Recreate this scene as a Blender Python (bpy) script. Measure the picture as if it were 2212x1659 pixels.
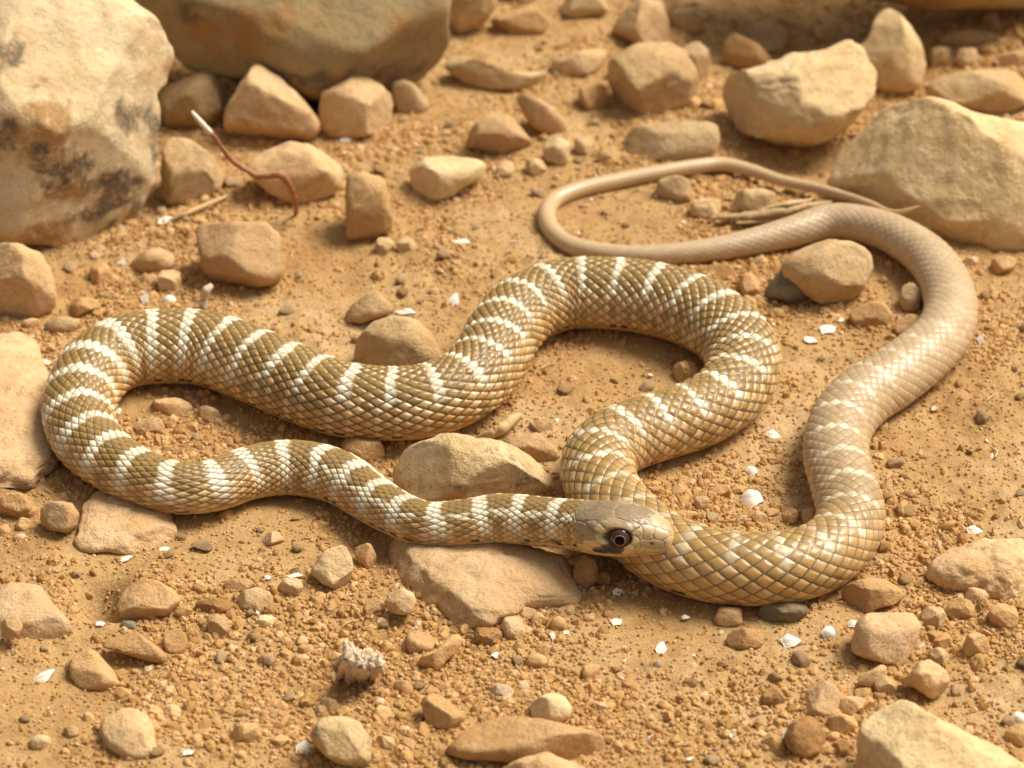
import bpy, math, random
import numpy as np
from mathutils import Vector, Matrix

# ---------------------------------------------------------------- camera, light, exposure
scene = bpy.context.scene
for o in list(bpy.data.objects):
    bpy.data.objects.remove(o)
R = math.radians
FRAME_W = 0.38            # metres across the picture at the aim point
HFOV = R(20.0)
PITCH = R(33.0)
DIST = FRAME_W / 2 / math.tan(HFOV / 2)
FWD = np.array([0.0, math.cos(PITCH), -math.sin(PITCH)])
RIGHT = np.array([1.0, 0.0, 0.0])
UP = np.array([0.0, math.sin(PITCH), math.cos(PITCH)])
AIM = np.array([0.0, 0.0, 0.005])
CAM = AIM - FWD * DIST
cd = bpy.data.cameras.new('camera')
cam = bpy.data.objects.new('camera', cd)
scene.collection.objects.link(cam)
cam.location = CAM
cam.rotation_euler = (math.pi / 2 - PITCH, 0, 0)
cd.sensor_width = 36.0
cd.lens = 18.0 / math.tan(HFOV / 2)
cd.clip_start = 0.02
cd.clip_end = 60.0
cd.dof.use_dof = True
cd.dof.aperture_fstop = 14.0
cd.dof.focus_distance = DIST - 0.080
scene.camera = cam

SUN_AZ, SUN_EL = R(66.0), R(56.0)      # clockwise from +Y (away from the camera) and above the horizon
world = bpy.data.worlds.new('World')
scene.world = world
world.use_nodes = True
wn = world.node_tree
wn.nodes.clear()
sky = wn.nodes.new('ShaderNodeTexSky')
sky.sky_type = 'NISHITA'
sky.sun_disc = False
sky.sun_elevation = SUN_EL
sky.sun_rotation = SUN_AZ
sky.air_density = 1.0
sky.dust_density = 6.0
hs = wn.nodes.new('ShaderNodeHueSaturation')
hs.inputs['Saturation'].default_value = 0.05
bg = wn.nodes.new('ShaderNodeBackground')
bg.inputs['Strength'].default_value = 0.070
wo = wn.nodes.new('ShaderNodeOutputWorld')
wn.links.new(sky.outputs[0], hs.inputs['Color'])
wn.links.new(hs.outputs[0], bg.inputs['Color'])
wn.links.new(bg.outputs[0], wo.inputs['Surface'])
sd = bpy.data.lights.new('sun', 'SUN')
sd.energy = 3.4
sd.angle = R(26.0)
sd.color = (1.0, 0.91, 0.76)
sun = bpy.data.objects.new('sun', sd)
scene.collection.objects.link(sun)
sdir = Vector((math.sin(SUN_AZ) * math.cos(SUN_EL), math.cos(SUN_AZ) * math.cos(SUN_EL), math.sin(SUN_EL)))
sun.rotation_euler = sdir.to_track_quat('Z', 'Y').to_euler()
sun.location = sdir * 3
vs = scene.view_settings
vs.view_transform = 'Standard'
vs.look = 'None'
vs.gamma = 1.0
vs.exposure = 0.49
scene.cycles.use_denoising = True

# ---------------------------------------------------------------- helpers
SPX = 2212.0                              # picture coordinates used for tracing: 2212 x 1659
PXT = 2 * math.tan(HFOV / 2) / SPX        # tangent of one such pixel


def ray(px, py):
    return FWD + RIGHT * ((px - 1106.0) * PXT) - UP * ((py - 829.5) * PXT)


def at_z(px, py, z):
    d = ray(px, py)
    return CAM + d * ((z - CAM[2]) / d[2])


def depth_of(p):
    return float(np.dot(np.asarray(p) - CAM, FWD))


def hash3(ix, iy, iz, seed):
    h = (ix.astype(np.int64) * 374761393 + iy.astype(np.int64) * 668265263 + iz.astype(np.int64) * 2147483647 + seed * 144665) & 0xFFFFFFFF
    h = ((h ^ (h >> 13)) * 1274126177) & 0xFFFFFFFF
    h = ((h ^ (h >> 16)) * 2246822519) & 0xFFFFFFFF
    return (h ^ (h >> 15)) & 0xFFFFFFFF


_G = np.random.RandomState(5).normal(size=(256, 3))
_G /= np.linalg.norm(_G, axis=1)[:, None]


def perlin(p, seed=0):
    p = np.asarray(p, dtype=np.float64)
    i = np.floor(p)
    f = p - i
    w = f * f * f * (f * (f * 6 - 15) + 10)
    out = 0
    for dx in (0, 1):
        wx = w[:, 0] if dx else 1 - w[:, 0]
        for dy in (0, 1):
            wy = w[:, 1] if dy else 1 - w[:, 1]
            for dz in (0, 1):
                wz = w[:, 2] if dz else 1 - w[:, 2]
                g = _G[hash3(i[:, 0] + dx, i[:, 1] + dy, i[:, 2] + dz, seed) & 255]
                out = out + wx * wy * wz * (g[:, 0] * (f[:, 0] - dx) + g[:, 1] * (f[:, 1] - dy) + g[:, 2] * (f[:, 2] - dz))
    return out


def fbm(p, octaves=3, seed=0, gain=0.5):
    a, s, t = 1.0, 1.0, 0.0
    for k in range(octaves):
        t = t + a * perlin(p * s, seed + k * 17)
        a *= gain
        s *= 2.03
    return t


def rnd(a, b=0, c=0, seed=0):
    return hash3(np.asarray(a), np.asarray(b) + np.zeros_like(a), np.asarray(c) + np.zeros_like(a), seed) / 4294967295.0


def smooth(x, a, b):
    t = np.clip((x - a) / (b - a), 0, 1)
    return t * t * (3 - 2 * t)


# hollows of the ground: picture point, radius (m), depth (m)
DENTS = [(236, 1292, .0075, .021), (2030, 1508, .010, .004), (800, 1175, .012, .003), (1290, 1225, .014, .003),
         (1730, 330, .030, .010), (1740, 30, .055, .022), (450, 200, .020, .010), (1250, 715, .03, .001), (760, 1475, .010, .003)]
_dents = [(at_z(x, y, 0.0), r, d) for x, y, r, d in DENTS]


def ground_z(x, y, fine=False):
    x = np.atleast_1d(np.asarray(x, float))
    y = np.atleast_1d(np.asarray(y, float))
    o = np.zeros_like(x)
    z = 0.0040 * perlin(np.stack([x / .075, y / .075, o + .3], 1), 3) + 0.0020 * perlin(np.stack([x / .026, y / .026, o + 4.3], 1), 9)
    for c, r, d in _dents:
        z = z - d * np.exp(-((x - c[0]) ** 2 + (y - c[1]) ** 2) / (r * r))
    if fine:
        q = np.stack([x, y, o], 1)
        m = smooth(perlin(q / .06 + 7.7, 31), -.25, .35)
        z = z + (0.0005 + 0.0016 * m) * fbm(q / .0085, 3, 41, .65)
        z = z + (0.0003 + 0.0009 * m) * np.abs(perlin(q / .0042, 77))
    return z


def on_ground(px, py, dz=0.0):
    z = 0.0
    for _ in range(4):
        p = at_z(px, py, z)
        z = float(ground_z(p[0], p[1])[0]) + dz
    return at_z(px, py, z)


col = scene.collection


def link(name, me, mat=None, parent=None):
    o = bpy.data.objects.new(name, me)
    col.objects.link(o)
    if mat:
        me.materials.clear()
        me.materials.append(mat)
    if parent:
        o.parent = parent
    return o


def mesh_np(name, V, F, smooth_shade=True):
    """V (n,3); F (m,3) or (m,4) integer array"""
    me = bpy.data.meshes.new(name)
    k = F.shape[1]
    me.vertices.add(len(V))
    me.vertices.foreach_set('co', np.ascontiguousarray(V, dtype=np.float32).ravel())
    me.loops.add(F.size)
    me.loops.foreach_set('vertex_index', np.ascontiguousarray(F, dtype=np.int32).ravel())
    me.polygons.add(len(F))
    me.polygons.foreach_set('loop_start', np.arange(len(F), dtype=np.int32) * k)
    me.polygons.foreach_set('use_smooth', np.full(len(F), smooth_shade))
    me.update(calc_edges=True)
    return me


def tag(o, label=None, cat=None, group=None, kind=None):
    if label:
        o['label'] = label
    if cat:
        o['category'] = cat
    if group:
        o['group'] = group
    if kind:
        o['kind'] = kind
    return o


import bmesh
_ico = {}


def ico(n):
    if n not in _ico:
        bm = bmesh.new()
        bmesh.ops.create_icosphere(bm, subdivisions=n, radius=1.0)
        bm.verts.ensure_lookup_table()
        V = np.array([v.co[:] for v in bm.verts])
        F = np.array([[v.index for v in f.verts] for f in bm.faces])
        bm.free()
        _ico[n] = (V, F)
    return _ico[n]


# ---------------------------------------------------------------- materials
class NT:
    def __init__(self, name):
        self.m = bpy.data.materials.new(name)
        self.m.use_nodes = True
        self.t = self.m.node_tree
        self.bsdf = self.t.nodes['Principled BSDF']

    def n(self, kind, **kw):
        nd = self.t.nodes.new(kind)
        for k, v in kw.items():
            if isinstance(v, tuple) and k.startswith('i_'):
                nd.inputs[k[2:]].default_value = v
            elif k.startswith('i_'):
                nd.inputs[k[2:]].default_value = v
            else:
                setattr(nd, k, v)
        return nd

    def l(self, a, b):
        self.t.links.new(a, b)

    def coords(self):
        return self.n('ShaderNodeTexCoord').outputs['Object']

    def noise(self, vec, scale, detail=4, rough=.55, dist=0.0):
        nd = self.n('ShaderNodeTexNoise')
        nd.inputs['Scale'].default_value = scale
        nd.inputs['Detail'].default_value = detail
        nd.inputs['Roughness'].default_value = rough
        nd.inputs['Distortion'].default_value = dist
        self.l(vec, nd.inputs['Vector'])
        return nd.outputs['Fac']

    def ramp(self, fac, stops):
        nd = self.n('ShaderNodeValToRGB')
        cr = nd.color_ramp
        while len(cr.elements) < len(stops):
            cr.elements.new(0.5)
        for e, (p, c) in zip(cr.elements, stops):
            e.position = p
            e.color = (*c, 1) if len(c) == 3 else c
        self.l(fac, nd.inputs['Fac'])
        return nd.outputs['Color']

    def mix(self, fac, a, b, mode='MIX'):
        nd = self.n('ShaderNodeMix', data_type='RGBA', blend_type=mode)
        for s, v in ((nd.inputs[0], fac), (nd.inputs[6], a), (nd.inputs[7], b)):
            if hasattr(v, 'is_linked'):
                self.l(v, s)
            elif isinstance(v, (int, float)):
                s.default_value = v
            else:
                s.default_value = (*v, 1)
        return nd.outputs[2]

    def bump(self, h, strength, dist, prev=None):
        nd = self.n('ShaderNodeBump')
        nd.inputs['Strength'].default_value = strength
        nd.inputs['Distance'].default_value = dist
        self.l(h, nd.inputs['Height'])
        if prev:
            self.l(prev, nd.inputs['Normal'])
        return nd.outputs['Normal']

    def done(self, color, normal=None, rough=.9, spec=.25):
        if hasattr(color, 'is_linked'):
            self.l(color, self.bsdf.inputs['Base Color'])
        else:
            self.bsdf.inputs['Base Color'].default_value = (*color, 1)
        if normal:
            self.l(normal, self.bsdf.inputs['Normal'])
        self.bsdf.inputs['Roughness'].default_value = rough
        self.bsdf.inputs['Specular IOR Level'].default_value = spec
        return self.m


BW = [(0.0, (0, 0, 0)), (1.0, (1, 1, 1))]


def step(a, b):
    return [(a, (0, 0, 0)), (b, (1, 1, 1))]


def soil_material():
    t = NT('dry_orange_soil')
    c = t.coords()
    big = t.noise(c, 14, 4)
    mid = t.noise(c, 90, 5, .65)
    fin = t.noise(c, 900, 3, .7)
    a = t.ramp(big, [(.28, (.40, .225, .085)), (.48, (.495, .305, .128)), (.62, (.555, .37, .178)), (.76, (.62, .44, .24))])
    b = t.ramp(mid, [(.25, (.70, .64, .56)), (.5, (1, 1, 1)), (.8, (1.12, 1.10, 1.05))])
    k = t.mix(1.0, a, b, 'MULTIPLY')
    g = t.ramp(fin, [(.25, (.62, .56, .5)), (.45, (1, 1, 1)), (.7, (1.12, 1.1, 1.08))])
    k = t.mix(.8, k, g, 'MULTIPLY')
    nn = t.bump(t.noise(c, 300, 6, .75), .8, .0022)
    nn = t.bump(fin, .5, .0006, nn)
    return t.done(k, nn, .95, .15)


def crumb_material():
    t = NT('soil_crumb')
    c = t.coords()
    oi = t.n('ShaderNodeObjectInfo')
    a = t.ramp(oi.outputs['Random'], [(0, (.37, .205, .075)), (.35, (.46, .268, .102)), (.75, (.53, .32, .135)), (.93, (.60, .39, .19)), (.99, (.62, .45, .28)), (1.0, (.38, .30, .20))])
    g = t.ramp(t.noise(c, 3.0, 4, .7), [(.3, (.72, .68, .62)), (.6, (1.08, 1.06, 1.04))])
    k = t.mix(1.0, a, g, 'MULTIPLY')
    return t.done(k, None, .95, .15)


def stone_material(name, pale, mid, dark, patch=.5, lichen=0.0, scale=1.0, stain=None, marks=False):
    """limestone: pale skin, warmer worn patches, fine dark pits; lichen = share of black-grey crust"""
    t = NT(name)
    c = t.coords()
    oi = t.n('ShaderNodeObjectInfo')
    off = t.n('ShaderNodeVectorMath', operation='SCALE')
    off.inputs[0].default_value = (3.1, 1.7, 2.3)
    t.l(oi.outputs['Random'], off.inputs['Scale'])
    add = t.n('ShaderNodeVectorMath', operation='ADD')
    t.l(c, add.inputs[0])
    t.l(off.outputs[0], add.inputs[1])
    v = add.outputs[0]
    n1 = t.noise(v, 38 * scale, 5, .6, .4)
    n2 = t.noise(v, 160 * scale, 5, .65)
    n3 = t.noise(v, 1100, 3, .7)
    k = t.mix(t.ramp(n1, step(.40 - .1 * patch, .72 - .12 * patch)), pale, mid)
    k = t.mix(t.ramp(n2, step(.52, .78)), k, dark)
    tint = t.ramp(oi.outputs['Random'], [(0, (.80, .77, .73)), (.5, (.98, .98, .98)), (1, (1.10, 1.10, 1.08))])
    k = t.mix(1.0, k, tint, 'MULTIPLY')
    if stain:
        n5 = t.noise(v, 26 * scale, 6, .62, .8)
        k = t.mix(t.ramp(n5, step(.56, .66)), k, stain)
    if lichen > 0:
        n4 = t.noise(v, 34 * scale, 7, .68, .6)
        l = t.ramp(n4, step(.66 - .16 * lichen, .76 - .16 * lichen))
        sp = t.ramp(t.noise(v, 600, 4, .75), step(.40, .56))
        l = t.mix(1.0, l, sp, 'MULTIPLY')
        k = t.mix(l, k, (.16, .14, .10))
    if marks:
        for nm, cc_, amt in (('stain', (.36, .185, .062), .85), ('crust', (.13, .105, .075), .9)):
            an = t.n('ShaderNodeAttribute', attribute_name=nm)
            brk = t.ramp(t.noise(v, 230, 6, .75), step(.30, .52))
            mm = t.n('ShaderNodeMath', operation='MULTIPLY')
            t.l(an.outputs['Fac'], mm.inputs[0])
            t.l(brk, mm.inputs[1])
            m2 = t.n('ShaderNodeMath', operation='MULTIPLY')
            m2.inputs[1].default_value = amt
            t.l(mm.outputs[0], m2.inputs[0])
            k = t.mix(m2.outputs[0], k, cc_)
    sm = t.noise(v, 75, 6, .7, .3)
    k = t.mix(t.ramp(sm, [(.50, (0, 0, 0)), (.72, (.55, .55, .55))]), k, (.50, .285, .12))
    k = t.mix(t.ramp(t.noise(v, 330, 4, .7), [(.54, (0, 0, 0)), (.68, (.65, .65, .65))]), k, dark)
    pits = t.ramp(n3, [(.22, (.38, .31, .24)), (.40, (1, 1, 1)), (.72, (1.08, 1.08, 1.06))])
    k = t.mix(.9, k, pits, 'MULTIPLY')
    vo = t.n('ShaderNodeTexVoronoi')
    vo.inputs['Scale'].default_value = 520
    t.l(v, vo.inputs['Vector'])
    pk = t.mix(1.0, t.ramp(vo.outputs['Distance'], [(.10, (.8, .8, .8)), (.24, (0, 0, 0))]), t.ramp(t.noise(v, 90, 4, .6), step(.48, .66)), 'MULTIPLY')
    k = t.mix(pk, k, (.20, .12, .06))
    nn = t.bump(n2, .6, .0030)
    nn = t.bump(t.noise(v, 420, 5, .7), .55, .0012, nn)
    nn = t.bump(n3, .55, .0006, nn)
    return t.done(k, nn, .93, .2)


def plain_material(name, c1, c2, scale, rough=.6, spec=.4, bump=.3, bd=.0003):
    t = NT(name)
    c = t.coords()
    n = t.noise(c, scale, 4, .6)
    k = t.mix(n, c1, c2)
    return t.done(k, t.bump(n, bump, bd), rough, spec)


M = {}
M['soil'] = soil_material()
M['crumb'] = crumb_material()
M['pale'] = stone_material('pale_limestone', (.70, .525, .30), (.62, .43, .215), (.52, .335, .155), .4)
M['tan'] = stone_material('tan_limestone', (.64, .44, .245), (.57, .36, .175), (.45, .262, .115), .5)
M['orange'] = stone_material('orange_earthy_stone', (.60, .385, .185), (.53, .31, .13), (.42, .225, .085), .5)
M['pink'] = stone_material('dusty_pink_stone', (.65, .455, .262), (.58, .37, .185), (.47, .275, .125), .5)
M['olive'] = stone_material('olive_tan_stone', (.56, .395, .215), (.50, .325, .155), (.37, .225, .095), .5)
M['grey'] = stone_material('grey_green_stone', (.25, .215, .14), (.20, .165, .10), (.13, .11, .07), .5)
M['lichen'] = stone_material('lichen_spotted_limestone', (.66, .49, .28), (.56, .385, .19), (.43, .27, .12), .5, .55, 1.5)
M['boulder'] = stone_material('weathered_boulder', (.72, .58, .37), (.64, .47, .265), (.53, .365, .19), .35, 0, .50, None, True)
M['back_boulder'] = stone_material('brown_crusted_boulder', (.45, .35, .19), (.39, .29, .145), (.26, .165, .08), .5, .25, .5, (.33, .20, .09), True)
M['clod'] = stone_material('soil_clod', (.47, .26, .105), (.42, .225, .085), (.33, .165, .06), .5, 0, 2)
M['shell'] = plain_material('white_shell', (.86, .80, .70), (.74, .64, .50), 400, .45, .4)
M['bone'] = plain_material('bleached_wood', (.76, .62, .46), (.50, .36, .22), 420, .8, .2, .8, .0010)
M['twig_red'] = plain_material('red_brown_bark', (.42, .19, .075), (.30, .12, .05), 500, .6)
M['twig_white'] = plain_material('peeled_white_wood', (.80, .72, .62), (.68, .58, .46), 500, .6)
M['straw'] = plain_material('dry_straw', (.60, .42, .21), (.46, .30, .13), 500, .7)
M['husk'] = plain_material('dry_husk', (.52, .37, .19), (.34, .22, .10), 350, .8, .2, .8, .0008)

# ---------------------------------------------------------------- the ground: one sheet, fine where it is seen
def graded(a, b, step_, far, grow=1.25):
    mid = list(np.arange(a, b, step_))
    hi, s = [mid[-1]], step_
    while hi[-1] < far:
        s *= grow
        hi.append(hi[-1] + s)
    lo, s = [mid[0]], step_
    while lo[-1] > -far:
        s *= grow
        lo.append(lo[-1] - s)
    return np.array(lo[:0:-1] + mid + hi[1:])


gx = graded(-.29, .29, .0014, 6.0)
gy = graded(-.24, .46, .0015, 6.0)
X, Y = np.meshgrid(gx, gy)
Z = ground_z(X.ravel(), Y.ravel(), True)
V = np.stack([X.ravel(), Y.ravel(), Z], 1)
nx, ny = len(gx), len(gy)
I = (np.arange(ny - 1)[:, None] * nx + np.arange(nx - 1)[None, :]).ravel()
ground = link('ground', mesh_np('ground', V, np.stack([I, I + 1, I + nx + 1, I + nx], 1)), M['soil'])
tag(ground, 'dry orange soil with loose crumbs', 'soil', kind='structure')


# ---------------------------------------------------------------- stones
def outline_radius(poly, phi):
    """distance from the polygon's centre to its edge in directions phi"""
    P = np.asarray(poly, float)
    out = np.zeros_like(phi)
    d = np.stack([np.cos(phi), np.sin(phi)], 1)
    for a, b in zip(P, np.roll(P, -1, 0)):
        e = b - a
        den = d[:, 0] * e[1] - d[:, 1] * e[0]
        den = np.where(np.abs(den) < 1e-12, 1e-12, den)
        t = (a[0] * e[1] - a[1] * e[0]) / den
        u = (a[0] * d[:, 1] - a[1] * d[:, 0]) / den
        ok = (t > 0) & (u >= -1e-6) & (u <= 1 + 1e-6)
        out = np.where(ok & (t > out), t, out)
    bad = out <= 0
    if bad.any():
        out[bad] = np.median(out[~bad])
    return out


def box_outline(x0, y0, x1, y1, seed, n=8, jag=.16):
    r = random.Random(seed)
    cx, cy, w, h = (x0 + x1) / 2, (y0 + y1) / 2, (x1 - x0) / 2, (y1 - y0) / 2
    pts = []
    for k in range(n):
        a = 2 * math.pi * (k + r.uniform(-.28, .28)) / n
        c, s = math.cos(a), math.sin(a)
        q = 1.0 / (abs(c) ** 2.6 + abs(s) ** 2.6) ** (1 / 2.6)
        q *= 1 - r.random() * jag
        pts.append((cx + w * c * q, cy + h * s * q))
    return pts


def chaikin(p, a):
    out = []
    for k in range(len(p)):
        (x0, y0), (x1, y1) = p[k], p[(k + 1) % len(p)]
        out += [(x0 + (x1 - x0) * a, y0 + (y1 - y0) * a), (x1 + (x0 - x1) * a, y1 + (y0 - y1) * a)]
    return out


STONE_FOOT = []        # (x, y, radius) of everything placed, so scattered pebbles keep clear


def make_stone(name, label, pts, mat='tan', mode='stand', thick=None, facets=8, rough=.055, bury=None, sub=4, seed=None,
               group=None, cat='stone', blocky=2.5, rise=None, top=0.0, base_y=None, marks=None, cuts=(.60, .90)):
    """pts: outline in picture coordinates. 'stand': the outline lies in a plane facing the viewer's ray and swells both ways;
    'flat': the outline lies on the ground and the stone swells up and down."""
    seed = seed if seed is not None else abs(hash((round(pts[0][0]), round(pts[0][1]), len(pts)))) % 100000
    rs = np.random.RandomState(seed)
    S, F = ico(sub)
    for _ in range(2 if mode == 'flat' else 1):
        pts = chaikin(pts, .25 if mode == 'flat' else .14)
    yb = max(p[1] for p in pts)
    xb = np.mean([p[0] for p in pts if p[1] > yb - 12])
    if mode == 'stand':
        bur = .0015 if bury is None else bury
        base = on_ground(xb, yb if base_y is None else base_y, -bur)
        dep = depth_of(base)
        P3 = np.array([CAM + ray(x, y) * dep for x, y in pts])
        ax, ay, az = RIGHT, UP, -FWD
    else:
        h = .004 if rise is None else rise
        P3 = np.array([on_ground(x, y, h * .35) for x, y in pts])
        ax, ay, az = RIGHT, np.array([0, 1.0, 0]), np.array([0, 0, 1.0])
    A = np.array([P3[k] * 1.0 for k in range(len(P3))])
    lo = np.stack([A @ ax, A @ ay], 1)
    c2 = (lo.min(0) + lo.max(0)) / 2
    poly = lo - c2
    ext = poly.max(0) - poly.min(0)
    cz = float(np.mean(A @ az))
    size = float(min(ext))
    if mode == 'stand':
        T = size * (.52 if thick is None else thick)
    else:
        T = h if thick is None else thick
    m = np.hypot(S[:, 0], S[:, 1])
    phi = np.arctan2(S[:, 1], S[:, 0])
    rad = outline_radius(poly, phi)
    ang = np.arctan2(np.abs(S[:, 2]), m)
    pw = blocky if mode == 'stand' else 2.0
    nrm = (np.cos(ang) ** pw + np.sin(ang) ** pw) ** (1 / pw)
    lat = np.cos(ang) / nrm
    dz = np.sign(S[:, 2]) * np.sin(ang) / nrm
    W = np.stack([lat * rad * np.cos(phi), lat * rad * np.sin(phi), dz * T], 1)
    # low lumps
    q = W / size
    n1 = fbm(q * 1.7 + seed * .37, 3, seed % 97)
    W = W * (1 + rough * 1.6 * n1)[:, None]
    # flat fracture faces on the side we see
    for k in range(facets):
        if mode == 'stand':
            v = rs.normal(size=3)
            v[2] = abs(v[2]) * .9 + .45
            if k == 0 and top > 0:
                v = np.array([rs.normal() * .12, 1.0, .75])
        else:
            v = rs.normal(size=3) * np.array([.75, .75, .2])
            v[2] = .8
        v /= np.linalg.norm(v)
        hgt = W @ v
        mx = hgt.max()
        cut = mx * (rs.uniform(*cuts) if not (k == 0 and top > 0) else 1 - top)
        over = np.clip(hgt - cut, 0, None)
        W = W - over[:, None] * v[None, :] * .97
    n2 = fbm(q * 5.5 + seed * .77, 3, (seed + 11) % 97, .55)
    nv = W / (np.linalg.norm(W, axis=1)[:, None] + 1e-9)
    n3 = fbm(q * 16 + seed * .31, 2, (seed + 5) % 97, .6)
    W = W + nv * ((n2 * .50 + n3 * .14) * min(size, .05) * max(rough, .06))[:, None]
    C = ax * c2[0] + ay * c2[1] + az * cz
    Wd = C + W[:, :1] * ax + W[:, 1:2] * ay + W[:, 2:3] * az
    org = np.array([C[0], C[1], max(Wd[:, 2].min(), float(ground_z(C[0], C[1])[0]) - .004)])
    o = link(name, mesh_np(name, Wd - org, F), M[mat])
    o.location = org
    for nm, blobs in (marks or {}).items():
        rel = Wd - CAM
        dd = rel @ FWD
        px_, py_ = 1106 + (rel @ RIGHT) / dd / PXT, 829.5 - (rel @ UP) / dd / PXT
        nz_ = fbm(Wd / .011, 4, 55 + len(nm), .6)
        mk = np.zeros(len(Wd))
        for (bx, by, brx, bry) in blobs:
            mk = np.maximum(mk, smooth(1 - np.hypot((px_ - bx) / brx, (py_ - by) / bry) + 1.1 * nz_, -.05, .35))
        at = o.data.attributes.new(nm, 'FLOAT', 'POINT')
        at.data.foreach_set('value', mk.astype(np.float32))
    tag(o, label, cat, group)
    STONE_FOOT.append((C[0], C[1], .5 * float(max(ext))))
    return o


def st(label, pts, mat='tan', name='stone', **kw):
    return make_stone(name, label, pts, mat, **kw)


def sb(label, box, mat='tan', name='stone', n=8, jag=.16, **kw):
    big = (box[2] - box[0]) + (box[3] - box[1]) > 84
    return make_stone(name, label, box_outline(*box, seed=int(box[0] * 7 + box[1] * 13), n=n, jag=jag), mat, seed=int(box[0] * 3 + box[1]) % 9999, sub=kw.pop('sub', 4 if big else 3), facets=kw.pop('facets', 8), **kw)


# --- boulders
st('huge cream boulder with brown and black crust patches beside the red twig',
   [(-30, -140), (180, -110), (288, 0), (342, 40), (394, 97), (384, 122), (382, 172), (348, 190), (352, 274), (361, 335), (352, 385),
    (324, 446), (281, 504), (230, 530), (180, 552), (100, 525), (20, 522), (-140, 500), (-230, 250), (-190, -60)],
   'boulder', 'boulder', sub=6, facets=9, cuts=(.68, .93), rough=.085, thick=.36, bury=.002, seed=11, cat='boulder', blocky=2.3,
   marks={'stain': [(85, 240, 60, 55), (45, 300, 60, 60), (110, 330, 60, 70), (155, 405, 60, 35), (75, 188, 32, 24), (110, 500, 90, 28), (300, 470, 40, 40), (240, 430, 60, 40), (368, 150, 18, 40)],
          'crust': [(110, 372, 50, 38), (18, 285, 34, 50), (292, 248, 42, 38), (335, 305, 28, 60), (250, 388, 66, 24), (262, 432, 76, 36), (215, 472, 66, 30), (185, 362, 36, 28), (90, 335, 26, 24), (20, 120, 40, 40)]})
st('wide grey-brown boulder lying behind the row of pointed stones',
   [(250, -130), (600, -170), (940, -130), (968, 0), (964, 60), (958, 140), (925, 180), (830, 205), (690, 226), (610, 198), (505, 178), (420, 152), (385, 134), (300, 40)],
   'back_boulder', 'boulder', sub=5, facets=6, rough=.06, thick=.42, bury=-.004, seed=29, cat='boulder',
   marks={'stain': [(860, 50, 30, 22), (560, 60, 120, 50), (700, 180, 140, 30), (440, 60, 60, 50)], 'crust': [(830, 150, 90, 25), (620, 170, 120, 22), (420, 20, 40, 30)]})
st('large smooth pale boulder that the snake tail tip points at',
   [(1768, 395), (1788, 335), (1802, 305), (1840, 265), (1900, 228), (1960, 220), (2020, 218), (2080, 240), (2140, 262), (2240, 268), (2380, 330), (2420, 480), (2330, 640),
    (2160, 600), (2060, 545), (1950, 500), (1840, 440)],
   'pale', 'boulder', sub=6, facets=3, rough=.07, thick=.40, bury=.0, seed=41, cat='boulder', blocky=2.2, base_y=468)
st('pale yellowish boulder with a peaked top beside the two overhanging chips',
   [(1800, 1700), (1850, 1595), (1880, 1530), (1925, 1507), (1962, 1512), (2040, 1558), (2150, 1618), (2260, 1675), (2300, 1800), (2100, 1880), (1860, 1850)],
   'pale', 'boulder', sub=5, facets=7, rough=.05, thick=.40, bury=.014, seed=53, cat='boulder')
st('dark reddish boulder overhanging the shaded hollow',  # only its rim shows; unseen bulk built tall and lifted to shade the hollow
   [(1500, -180), (1720, -460), (2000, -540), (2340, -520), (2440, -260), (2380, -20), (2150, 12), (2060, 24), (1960, 14), (1850, -14), (1650, -26), (1520, -70)],
   'back_boulder', 'boulder', sub=5, facets=5, rough=.06, thick=.34, bury=-.014, seed=67, cat='boulder', marks={'stain': [(2050, 0, 120, 40)], 'crust': [(1800, -40, 200, 40)]})
st('sunken dusty slab that the snake outer bend touches',
   [(-120, 705), (40, 700), (78, 742), (112, 795), (108, 900), (128, 985), (140, 1035), (60, 1062), (-120, 1060)],
   'pink', 'flat_stone', mode='flat', rise=.0055, sub=5, facets=2, rough=.16, seed=71)

# --- stones behind the snake, from the big boulder outward
st('brown-faced stone wedged under the edge of the huge cream boulder',
   [(388, 175), (440, 155), (472, 165), (484, 200), (486, 270), (440, 290), (360, 294), (340, 270), (340, 190)], 'olive', seed=3, thick=.4)
st('pointed pyramid-shaped tan stone in front of the grey-brown boulder',
   [(487, 240), (545, 142), (563, 137), (600, 165), (660, 220), (690, 260), (688, 290), (665, 308), (610, 312), (540, 318), (495, 302), (485, 270)], 'tan', seed=5, facets=5)
st('chunky rounded tan stone next to the pyramid-shaped one',
   [(690, 225), (700, 180), (735, 160), (800, 165), (825, 185), (850, 210), (859, 250), (845, 280), (790, 298), (720, 302), (690, 280)], 'tan', seed=8)
st('small olive stone tucked against the chunky rounded tan stone',
   [(842, 182), (870, 171), (895, 180), (925, 215), (931, 238), (890, 252), (860, 247), (848, 215)], 'olive', seed=9, sub=3)
st('greyish stone with a rounded top touching the huge cream boulder',
   [(358, 299), (400, 296), (440, 320), (475, 355), (490, 385), (475, 408), (450, 432), (420, 447), (370, 447), (342, 432), (350, 360)], 'olive', seed=12)
st('broad tan stone behind the bent end of the red twig',
   [(525, 360), (560, 330), (620, 305), (670, 308), (740, 350), (749, 385), (735, 412), (690, 432), (640, 447), (590, 424), (550, 388)], 'tan', seed=14)
st('smooth rounded tan stone alone on bare soil behind the snake',
   [(421, 492), (455, 482), (520, 477), (575, 480), (604, 508), (608, 560), (612, 598), (590, 620), (520, 629), (470, 626), (442, 592), (428, 540)], 'tan', seed=15, facets=4, sub=4)
st('narrow upright slab standing on end',
   [(749, 376), (775, 371), (830, 385), (841, 420), (849, 495), (820, 506), (795, 531), (775, 536), (750, 516), (746, 440)], 'orange', seed=19, facets=5, thick=.6)
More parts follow.
